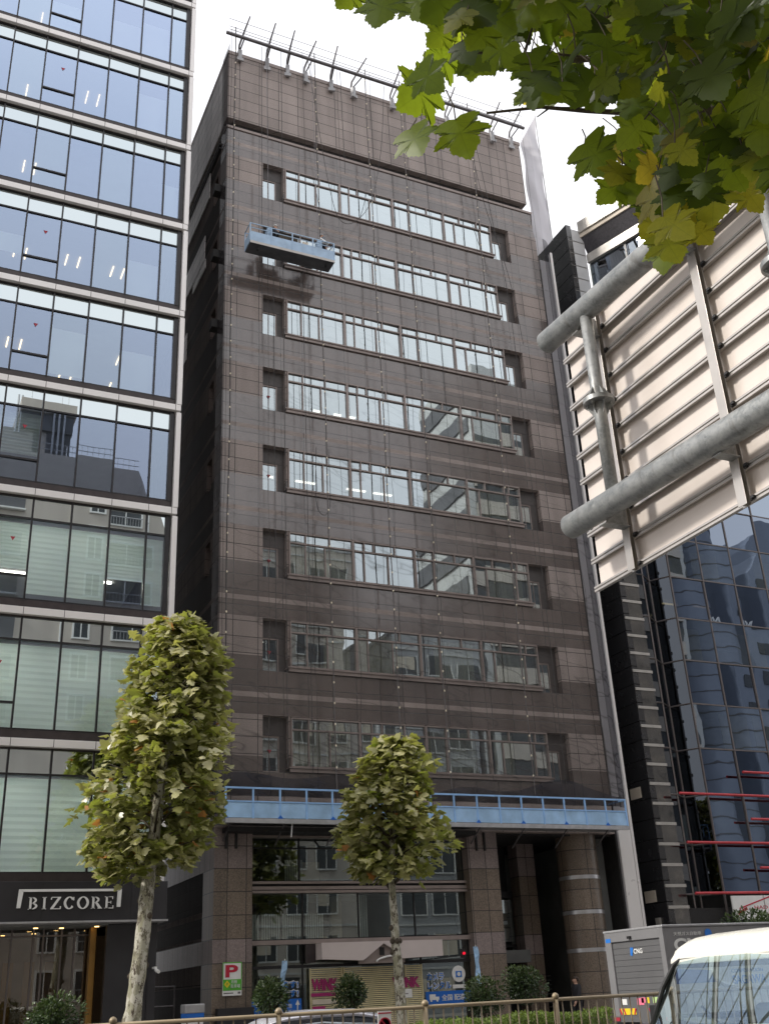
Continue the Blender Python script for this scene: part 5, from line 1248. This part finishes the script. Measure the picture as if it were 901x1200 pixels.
# ------------------------------------------------------------------ guard rail
GR = thing('guard_rail', (5, 14.8, .2), 'beige pedestrian guard rail with thin balusters along the road median', 'railing')
RY = 14.8; rx0, rx1 = 1.0, 15.5; rz = 1.42
c = MB(); c.tube([(rx0, RY, rz - .03), (rx1, RY, rz - .03)], .026, 12); c.build('top_rail', M['rail'], GR, smooth=True)
c = MB(); c.tube([(rx0, RY, .45), (rx1, RY, .45)], .022, 8); c.build('bottom_rail', M['rail'], GR, smooth=True)
pk = 3.05 - 2.19
while pk < rx1:
    c = MB(); c.tube([(pk, RY + .0, .2), (pk, RY, rz + .01)], .036, 12); po = c.build('post', M['rail'], GR, smooth=True); c = MB(); c.lathe((pk, RY, rz + .01), [(.05, -.02), (.05, .02), (.03, .045), (.005, .055)], 12); c.build('cap', M['rail'], po, smooth=True); pk += 2.19
x = rx0 + .05; c = None
while x < rx1:
    c = MB(); c.tube([(x, RY, .45), (x, RY, rz - .04)], .0105, 6); c.build('baluster', M['rail_dark'], GR, smooth=True); x += .155
t = thing('no_pedestrian_sign', (6.75, 14.74, 1.0), 'small white no crossing sign with red ring hung on the guard rail', 'sign')
sx0, sx1 = 6.66, 6.86
c = MB(); c.box(sx0, sx1, RY - .07, RY - .055, .98, 1.37); c.build('sign_board', M['white'], t)
c = MB(); c.box(sx0, sx1, RY - .074, RY - .07, 1.335, 1.35); c.lathe(((sx0 + sx1) / 2, RY - .073, 1.2), [(.072, -.003), (.09, -.003), (.09, .003), (.072, .003), (.072, -.003)], 28, 'y'); c.build('red_ring', M['red'], t)
c = MB(); xm = (sx0 + sx1) / 2; c.lathe((xm, RY - .073, 1.245), [(.015, -.003), (.015, .003)], 12, 'y'); c.prism([(xm - .018, 1.18), (xm + .018, 1.18), (xm + .02, 1.23), (xm - .02, 1.23)], RY - .076, RY - .07); c.prism([(xm - .03, 1.13), (xm - .012, 1.13), (xm, 1.185), (xm - .015, 1.185)], RY - .076, RY - .07); c.prism([(xm + .012, 1.13), (xm + .03, 1.13), (xm + .015, 1.185), (xm, 1.185)], RY - .076, RY - .07); c.build('walking_figure', M['black'], t)
c = MB(); c.obox((xm, RY - .079, 1.2), (.055, 0, -.055), (0, .002, 0), (.006, 0, .006)); c.build('red_bar', M['red'], t)

# ------------------------------------------------------------------ vehicles
def wheel(par, x, y, r, wdt, side):
    c = MB(); c.lathe((x, y, r), [(r * .62, -wdt / 2), (r * .93, -wdt / 2), (r, -wdt * .35), (r, wdt * .35), (r * .93, wdt / 2), (r * .62, wdt / 2)], 28, 'y'); w_ = c.build('wheel', M['rubber'], par, autos=True)
    c = MB(); c.lathe((x, y + side * wdt * .42, r), [(r * .62, -.02), (r * .55, .012), (r * .2, .02), (.01, .02)] if side > 0 else [(.01, -.02), (r * .2, -.02), (r * .55, -.012), (r * .62, .02)], 24, 'y'); c.build('rim', M['rim'], w_, autos=True)
# grey box truck
T = thing('box_truck', (18, 19.7, 0), 'grey box truck with roller shutter rear and CNG lettering', 'truck')
tx, ty0, ty1, tz0, tz1 = 14.9, 18.7, 20.72, .92, 2.60
c = MB(); c.box(tx + .05, 19.6, ty0 + .003, ty1 - .003, tz0, tz1 - .03); c.build('cargo_box', M['truck'], T, bevel=.015)
c = MB(); c.box(tx - .02, 19.62, ty0 - .02, ty1 + .02, tz1 - .03, tz1 + .02); c.build('roof_edge', M['alu'], T, bevel=.015)
c = MB(); c.box(tx - .01, tx + .05, ty0, ty0 + .14, tz0, tz1 - .03); c.box(tx - .01, tx + .05, ty1 - .22, ty1, tz0, tz1 - .03); c.box(tx - .01, tx + .05, ty0 + .14, ty1 - .22, tz1 - .22, tz1 - .03); c.build('rear_frame', M['truck'], T, bevel=.01)
c = MB(); nsl = 9
for i in range(nsl):
    za = 1.3 + (tz1 - .24 - 1.3) * i / nsl; zc = 1.3 + (tz1 - .24 - 1.3) * (i + 1) / nsl; c.box(tx + .03, tx + .049, ty0 + .14, ty1 - .22, za + .004, zc - .002)
sh = c.build('roller_shutter', M['truck_dark'], T, bevel=.004)
text('CNG', 'letters', M['white'], sh, (tx + .026, 19.78, 2.12), (0, -1, 0), UZ, .095, .006, .30, bold=.02)
c = MB(); c.sweep([(0, 0), (.06, -.02), (.12, .14), (.02, .15)], (tx + .02, 19.9, 2.1), (0, -1, 0), UZ, (.006, 0, 0)); c.build('blue_emblem', M['blue_letter'], sh)
c = MB(); c.box(tx - .0, tx + .04, ty0 + .02, ty1 - .02, tz0 - .1, 1.29); c.build('tail_panel', M['truck_dark'], T)
for ya, yb in ((19.92, 20.44), (19.04, 19.4)):
    c = MB(); c.box(tx - .012, tx - .002, ya, yb, .96, 1.08); rf = c.build('reflector', M['yellow'], T); c = MB()
    for k in range(4):
        y = ya + .03 + k * (yb - ya) / 4; c.sweep([(0, 0), (.05, 0), (.1, .118), (.05, .118)], (tx - .014, y + .05, .961), (0, -1 if k < 2 else 1, 0), UZ, (.002, 0, 0))
    c.build('red_chevron', M['red'], rf)
for (ya, yb, za, zc, mm) in ((19.62, 19.85, 1.14, 1.27, 'pink'), (19.52, 19.7, 1.18, 1.28, 'pink'), (19.12, 19.32, 1.17, 1.28, 'palegreen'), (20.2, 20.36, 1.15, 1.26, 'white'), (19.44, 19.5, 1.17, 1.28, 'yellow')):
    c = MB(); c.box(tx - .006, tx, ya, yb, za, zc); c.build('sticker', M[mm], T)
c = MB(); c.box(tx - .012, tx - .008, 20.5, 20.68, 2.38, 2.46); c.build('corner_badge', M['blue_letter'], T)
c = MB(); c.box(tx - .06, tx, 19.75, 19.85, 2.42, 2.47); c.build('rear_camera', M['black'], T)
c = MB(); c.box(tx - .06, tx + .1, ty0 + .1, ty1 - .1, .62, .78); c.build('rear_bumper', M['steel'], T, bevel=.01)
for y in (18.95, 20.5): 
    c = MB(); c.box(tx - .02, tx, y, y + .2, .84, .91); c.build('tail_light', M['redmark'], T)
TS = ty0 - .012
text('CNG', 'letters', M['white'], T, (15.14, TS + .01, 2.10), UX, UZ, .25, .008, 1.05, bold=.03)
text('天然ガス自動車', 'letters', M['white'], T, (15.16, TS + .01, 2.40), UX, UZ, .075, .006, .72)
c = MB(); c.lathe((16.06, TS, 2.43), [(.09, -.004), (.09, .004)], 18, 'y'); c.build('blue_emblem', M['blue_letter'], T)
c = MB(); c.box(15.0, 19.5, TS, ty0 + .001, .95, 1.78); c.build('white_side_panel', M['white'], T)
c = MB(); c.sweep([(0, 0), (1.1, 0), (1.0, .22), (.0, .28)], (15.05, TS - .006, 1.5), UX, UZ, (0, .005, 0)); c.build('blue_wave', plain('pale_blue_wave', (.22, .33, .68), .4), T)
c = MB(); c.tube([(16.0 + .5 * (1 - math.cos(R(a))), TS - .008, 1.74 - .32 * math.sin(R(a))) for a in range(0, 91, 10)], .05, 6); c.build('white_swoosh', M['white'], T)
text('SAGAWA', 'letters', M['blue_letter'], T, (16.5, TS - .002, 1.44), UX, UZ, .17, .006, .9, bold=.02); text('CORPORATION', 'letters', M['blue_letter'], T, (16.5, TS - .002, 1.66), UX, UZ, .07, .006, .85)
cabp = [(19.7, .55), (21.35, .55), (21.42, 1.2), (21.2, 2.1), (20.9, 2.28), (19.75, 2.28)]
c = MB(); c.prism(cabp, ty0 + .08, ty1 - .08); cb_ = c.build('cab', M['white'], T, bevel=.04)
c = MB(); c.prism([(20.2, 1.35), (21.2, 1.35), (21.08, 2.05), (20.2, 2.05)], ty0 + .07, ty0 + .076); c.build('side_window', M['glassC2'], cb_)
c = MB(); c.box(15.4, 21.2, ty0 + .5, ty1 - .5, .45, .7); c.build('chassis', M['black'], T)
for x in (16.2, 20.5):
    wheel(T, x, ty0 + .2, .38, .24, -1); wheel(T, x, ty1 - .2, .38, .24, 1)

# white van in the near lane, seen from its nose
V = thing('white_van', (8.4, 8.0, 0), 'cream white van with a large clear windscreen, close by on the right', 'van')
vy0, vy1 = 7.12, 8.76
def ring(x, w0, zb0, zt0, crown=.05, n=9, lip=.1):
    """closed yz section: flat bottom, sides, rounded roof"""
    yc = (vy0 + vy1) / 2; hw = (vy1 - vy0) / 2 * w0; pts = [(x, yc - hw * .96, zb0), (x, yc - hw, zb0 + lip)]
    for i in range(n):
        a = math.pi * (1 - i / (n - 1)); cc, ss = math.cos(a), math.sin(a)
        pts.append((x, yc + hw * math.copysign(abs(cc) ** .28, cc) if abs(cc) > 1e-6 else yc, zt0 - crown + crown * (ss ** .8 if ss > 0 else 0)))
    pts += [(x, yc + hw, zb0 + lip), (x, yc + hw * .96, zb0)]; return pts
c = MB(); c.rings([ring(6.42, .86, .3, .86, .1), ring(6.47, .94, .24, 1.02, .1), ring(6.62, 1., .22, 1.16, .06), ring(9.5, 1., .22, 1.16, .03), ring(9.72, .97, .25, 1.12, .04), ring(9.78, .9, .35, 1.05, .04)]); c.build('body', M['vanwhite'], V, smooth=True)
c = MB(); c.rings([ring(a_, b_, c_, d_, e_, 11, .012) for a_, b_, c_, d_, e_ in ((6.985, .935, 1.70, 1.745, .02), (6.99, .955, 1.69, 1.775, .06), (7.04, .97, 1.69, 1.86, .14), (7.16, .975, 1.70, 1.92, .18), (7.42, .975, 1.71, 1.955, .20), (7.8, .97, 1.71, 1.97, .19), (9.3, .965, 1.71, 1.965, .18), (9.62, .95, 1.71, 1.93, .15), (9.66, .9, 1.71, 1.86, .1))]); c.build('roof', M['vanwhite'], V, smooth=True)
pl = MB()
wy0, wy1 = vy0 + .06, vy1 - .06
for y, sd in ((vy1 - .045, 1), (vy0 + .045, -1)):
    c = MB(); c.tube([(6.66, y, 1.15), (6.88, y - sd * .02, 1.5), (7.04, y - sd * .045, 1.73)], .03, 8); c.build('front_pillar', M['black'], V, smooth=True)
    for x in (8.95, 9.6): pl.tube([(x, y, 1.14), (x, y - sd * .03, 1.76)], .035, 8)
pl.build('pillar', M['vanwhite'], V, smooth=True)
gk = MB(); gp_ = [(6.63, wy1, 1.16), (6.82, wy1 - .015, 1.5), (6.965, wy1 - .04, 1.69), (7.0, wy1 - .12, 1.735), (7.005, (wy0 + wy1) / 2, 1.75), (7.0, wy0 + .12, 1.735), (6.965, wy0 + .04, 1.69), (6.82, wy0 + .015, 1.5), (6.63, wy0, 1.16)]
gk.tube(gp_, .017, 8); gk.build('windscreen_gasket', M['black'], V, smooth=True)
def scr(u, v):
    z = 1.16 + .58 * v; y = wy0 + .01 + (wy1 - wy0 - .02) * u; ins = .045 * v; y = (y - 7.94) * (1 - ins) + 7.94
    return (6.635 + .375 * v - .03 * math.sin(math.pi * u), y, z)
sheetmesh(scr, 14, 8).build('windscreen', M['glassC'], V, smooth=True)
for y, sd in ((vy1 - .06, 1), (vy0 + .06, -1)):
    c = MB()
    for xa, xb in ((6.95, 8.9), (9.0, 9.56)): c.face([(xa, y, 1.16), (xb, y, 1.16), (xb, y - sd * .03, 1.74), (xa + (.14 if xa < 7 else 0), y - sd * .03, 1.74)])
    c.build('side_glass', M['glassC'], V)
c = MB(); c.face([(9.68, wy0 + .1, 1.16), (9.68, wy1 - .1, 1.16), (9.64, wy1 - .14, 1.72), (9.64, wy0 + .14, 1.72)]); c.build('rear_glass', M['glassC'], V)
c = MB(); c.tube([(6.7, 7.5, 1.17), (6.72, 7.85, 1.2), (6.8, 8.15, 1.34)], .012, 6); c.tube([(6.7, 8.1, 1.17), (6.73, 8.4, 1.2), (6.82, 8.55, 1.36)], .012, 6); c.build('wiper', M['black'], V)
c = MB(); c.box(7.0, 7.3, wy0 + .03, wy1 - .03, 1.0, 1.17); c.build('dashboard', M['interior'], V)
for y in (7.5, 8.35):
    c = MB(); c.box(7.75, 7.9, y - .22, y + .22, .8, 1.33); c.box(7.4, 7.9, y - .22, y + .22, .7, .85); c.build('seat', M['interior'], V, bevel=.05)
for y in (7.35, 8.5): c = MB(); c.lathe((6.43, y, .78), [(.03, -.03), (.11, -.02), (.12, .05)], 20, 'x'); c.build('headlight', M['rim'], V, autos=True)
for y, sd in ((vy1 + .03, 1), (vy0 - .03, -1)):
    c = MB(); c.tube([(6.9, y - sd * .08, 1.2), (6.86, y + sd * .06, 1.22)], .015, 6); c.box(6.82, 6.88, y + sd * .05 - .08, y + sd * .05 + .08, 1.14, 1.36); c.build('mirror', M['black'], V, bevel=.01)
c = MB(); c.box(6.36, 6.5, vy0 + .1, vy1 - .1, .3, .48); c.build('bumper', M['vanwhite'], V, bevel=.03)
for x in (7.2, 9.0): wheel(V, x, vy0 + .1, .28, .16, -1); wheel(V, x, vy1 - .1, .28, .16, 1)

# silver car beyond the guard rail
S = thing('silver_car', (8.5, 21.3, 0), 'low silver car whose roof shows through the guard rail', 'car')
def crng(x, w0, za, zc, rnd):
    yc = 21.3; hw = .82 * w0; return [(x, yc - hw, za), (x, yc - hw, (za + zc) / 2), (x, yc - hw * .94, zc - rnd), (x, yc - hw * .75, zc), (x, yc + hw * .75, zc), (x, yc + hw * .94, zc - rnd), (x, yc + hw, (za + zc) / 2), (x, yc + hw, za)]
c = MB(); c.rings([crng(6.1, .8, .35, .62, .1), crng(6.2, .95, .22, .72, .1), crng(7.1, 1, .2, .85, .08), crng(9.4, 1, .2, .9, .08), crng(10.2, .95, .22, .82, .1), crng(10.3, .8, .35, .7, .1)]); c.build('body', M['silver'], S, smooth=True)
c = MB(); c.rings([crng(7.15, .82, 1.18, 1.22, .02), crng(7.5, .82, 1.22, 1.33, .05), crng(8.2, .82, 1.25, 1.39, .06), crng(8.9, .82, 1.24, 1.37, .06), crng(9.5, .82, 1.16, 1.24, .03)]); c.build('roof', M['silver'], S, smooth=True)
c = MB(); c.rings([crng(6.75, .92, .84, .86, .01), crng(7.3, .80, .88, 1.20, .03), crng(8.2, .80, .88, 1.27, .03), crng(9.3, .80, .88, 1.19, .03), crng(9.85, .9, .84, .87, .01)]); c.build('glasshouse', M['glassC2'], S, smooth=True)
c = MB(); c.box(6.04, 6.2, 20.7, 21.9, .3, .45); c.box(10.22, 10.36, 20.7, 21.9, .3, .45); c.build('bumper', M['silver'], S, bevel=.03)
for x in (6.95, 9.55): wheel(S, x, 20.58, .3, .18, -1); wheel(S, x, 22.02, .3, .18, 1)

# small things by the corner column
t = thing('recycling_bin', (9.35, 34, .15), 'blue and white bin with a grey lid in the gap beside the corner column', 'bin')
c = MB(); c.box(9.08, 9.62, 33.8, 34.3, .15, 1.25); c.build('bin_body', M['white'], t, bevel=.02); c = MB(); c.box(9.07, 9.63, 33.79, 34.31, 1.25, 1.37); c.build('blue_band', M['blue_sign'], t); c = MB(); c.box(9.05, 9.65, 33.77, 34.33, 1.37, 1.62); c.build('lid', M['alu'], t, bevel=.03)
t = thing('security_camera', (8.4, 34.6, 2.6), 'small white security camera on the dark wall behind the mottled trunk', 'camera')
c = MB(); c.tube([(8.42, 34.95, 2.62), (8.42, 34.6, 2.56)], .05, 10); c.build('camera_body', M['white'], t, autos=True); c = MB(); c.box(8.38, 8.46, 34.95, 35.3, 2.66, 2.72); c.build('arm', M['white'], t)
t = thing('pipe_rack', (9.3, 37.2, .15), 'dark pipe frame standing in the alley between the buildings', 'rack')
c = MB()
for x in (8.7, 9.6): c.tube([(x, 37.2, .15), (x, 37.2, 2.2)], .03, 6)
for z in (1.0, 1.6, 2.18): c.tube([(8.7, 37.2, z), (9.6, 37.2, z)], .025, 6)
c.build('frame', M['steel'], t)

# ------------------------------------------------------------------ buildings across the street behind the viewer (mirrored in the glass)
def block(name, label, x0, x1, y0, y1, h, m, rows=None, dark='winp', roof=True):
    t = thing(name, ((x0 + x1) / 2, y1, 0), label, 'building'); c = MB(); c.box(x0, x1, y0, y1, 0, h); wl = c.build('wall', M[m], t)
    if rows: 
        for (nm, mm, fn) in rows: q = MB(); fn(q); q.build(nm, mm, t)
    return t
A = thing('apartment_block', (0, -8, 0), 'beige apartment block with balconies and a rooftop tank tower across the street', 'building')
c = MB(); c.prism([(-45, 0), (18, 0), (18, 36.2), (16.0, 42.0), (-45, 42.0)], -22, -8); c.build('wall', M['concrete'], A)
c = MB(); c.box(5.4, 9.7, -14, -9, 42, 44.4); c.build('roof_house', M['concrete'], A)
c = MB(); c.box(7.2, 10.2, -13.5, -8.7, 44.4, 46.6); c.box(8.2, 10.1, -13.2, -8.9, 42, 44.4); c.build('tank_tower', M['render_dark'], A)
c = MB(); c.box(7.0, 10.4, -13.7, -8.5, 46.0, 47.0); c.build('tank_parapet', M['concrete'], A)
c = MB()
for x in (8.6, 9.0, 9.4): c.box(x, x + .15, -8.62, -8.5, 42.2, 46)
for x in (6.8, 7.1): c.tube([(x, -9, 44), (x, -9, 47.4)], .09, 6)
for x in (7.8, 9.2, 9.7): c.tube([(x, -9, 47), (x, -9, 48.6)], .03, 5)
c.build('antenna', M['alu'], A)
c = MB(); x = 9.8
for z in (42.5, 43.0): c.tube([(-40, -8.2, z), (16, -8.2, z)], .03, 5)
while x < 16: c.tube([(x, -8.2, 42), (x, -8.2, 43)], .025, 4); x += .45
c.build('roof_railing', M['alu'], A)
fr3 = MB(); gl3 = MB(); dk = MB(); rail3 = MB()
for fl_ in range(13):
    z = 38.0 - 3.08 * fl_ - 1.75
    if z < 1: break
    for (xa, xb) in ((14.0, 16.9), (11.4, 12.4), (3.6, 7.2), (-3., 1.0), (-7, -5.8), (-12, -9)):
        if fl_ == 0 and xb > 16: xb = 16.4
        big = xb - xa > 3.2
        if not big:
            fr3.box(xa - .14, xb + .14, -8.0, -7.88, z + 1.75, z + 1.9); fr3.box(xa - .14, xa, -8, -7.88, z, z + 1.75); fr3.box(xb, xb + .14, -8, -7.88, z, z + 1.75); fr3.box(xa - .14, xb + .14, -8., -7.88, z - .12, z); fr3.box((xa + xb) / 2 - .04, (xa + xb) / 2 + .04, -7.97, -7.9, z, z + 1.75)
            gl3.box(xa, xb, -7.99, -7.95, z, z + 1.75)
            if xb - xa > 2:
                for i in range(12): xx = xa + (xb - xa) * i / 11; rail3.box(xx - .015, xx + .015, -7.75, -7.72, z - .1, z + .6)
                rail3.box(xa - .1, xb + .1, -7.77, -7.7, z + .58, z + .64)
        else:
            dk.box(xa, xb, -7.99, -7.96, z - .3, z + 1.5); fr3.box(xa - .05, xb + .05, -7.95, -7.6, z - .45, z - .33)
    rail3.box(12.9, 13.2, -7.95, -7.6, z + 1.4, z + 1.6)
fr3.build('window_surround', M['white'], A); gl3.build('window_glass', M['winp'], A); dk.build('balcony_recess', M['render_dark'], A); rail3.build('window_railing', M['alu'], A)
def grid_block(name, label, x0, x1, y0, y1, h, m, fh=3.3, ww=1.6, gap=.9, gm='winp'):
    t = thing(name, ((x0 + x1) / 2, y1, 0), label, 'building'); c = MB(); c.box(x0, x1, y0, y1, 0, h); c.build('wall', M[m], t); q = MB(); fq = MB(); cq = MB(); z = 1.
    while z + 2 < h - .6:
        fq.box(x0, x1, y1, y1 + .1, z + 2.35, z + 2.5)
        x = x0 + gap
        while x + ww < x1 - .3:
            q.box(x, x + ww, y1, y1 + .03, z, z + 1.7); fq.box(x - .08, x, y1, y1 + .12, z - .08, z + 1.78); fq.box(x + ww, x + ww + .08, y1, y1 + .12, z - .08, z + 1.78); fq.box(x, x + ww, y1, y1 + .2, z - .12, z); fq.box(x + ww / 2 - .03, x + ww / 2 + .03, y1 + .03, y1 + .08, z, z + 1.7)
            if random.random() < .4: cq.box(x + .05, x + ww * random.uniform(.4, .95), y1 + .03, y1 + .04, z + random.uniform(0, .8), z + 1.68)
            x += ww + gap
        z += fh
    q.build('windows', M[gm], t); fq.build('window_trim', M['pale_render'], t); cq.build('window_blinds', M['cream'], t); c = MB(); c.box(x0 - .1, x1 + .1, y0 - .1, y1 + .1, h, h + .4); c.box((x0 + x1) / 2 - 1.5, (x0 + x1) / 2 + 1.5, y0 + 2, y0 + 5, h + .4, h + 3); c.build('roof', M['render_grey'], t); return t
grid_block('rendered_office', 'beige office with plain windows across the street, between apartment block and striped tower', 23.5, 35.4, -20, -8, 37.2, 'concrete')
grid_block('office_block', 'low grey office across the street in front of the striped tower', 38.5, 47.8, -16, -8, 31.0, 'render_grey', 3.2, 2.2, .6)
t = thing('striped_tower', (58, -8, 0), 'tall office tower with pale and dark horizontal stripes across the street', 'building')
c = MB(); c.box(48.3, 71, -17.5, -8, 0, 60); c.build('wall', M['pale_render'], t)
c = MB(); z = 2.
while z < 59: c.box(48.1, 48.3, -17.2, -8.6, z, z + 1.7); z += 3.4
c.build('side_stripes', M['render_dark'], t)
c = MB(); c.box(49, 70.5, -7.98, -7.95, 3, 53)
q = MB(); z = 3
while z < 53: q.box(49, 70.5, -7.94, -7.8, z, z + 1.5); z += 3.4
c.build('window_band', M['winp'], t); q.build('pale_band', M['concrete'], t)
t = thing('round_tower', (74.5, -8, 0), 'blue grey round tower with MK lettering across the street', 'building')
c = MB(); c.lathe((76.2, -11.5, 0), [(3.4, 0), (3.4, 47)], 40); c.build('wall', M['bluegrey'], t, autos=True)
c = MB(); z = 1.
while z < 46: c.lathe((76.2, -11.5, z), [(3.43, 0), (3.43, .12)], 40); z += 1.6
c.build('joint', M['render_dark'], t, autos=True)
text('MKビル', 'letters', M['white'], t, (78.6, -7.9, 34.0), (-1, 0, 0), UZ, 1.3, .1)
t = thing('domed_hall', (88, -8, 0), 'dark block with a rounded roof end across the street', 'building')
c = MB(); pr = [(81, 0), (104, 0), (104, 41)] + [(88 - 0 + 5 * math.cos(R(a)), 43.5 + 4.5 * math.sin(R(a))) for a in range(0, 181, 15)] + [(81, 41)]
c.prism(pr, -24, -8.2); c.build('wall', M['bluegrey'], t)
c = MB(); z = 3
while z < 40: c.box(82, 103, -8.19, -8.1, z, z + 1.3); z += 3
c.build('window_band', M['winp'], t)
grid_block('office_block', 'grey office block across the street, far left', -80, -46, -22, -8, 30, 'render_grey')
grid_block('office_block', 'beige office block across the street, far right', 106, 140, -24, -8, 34, 'concrete')

for o in list(bpy.data.objects):
    if '_w' in o.keys(): del o['_w']
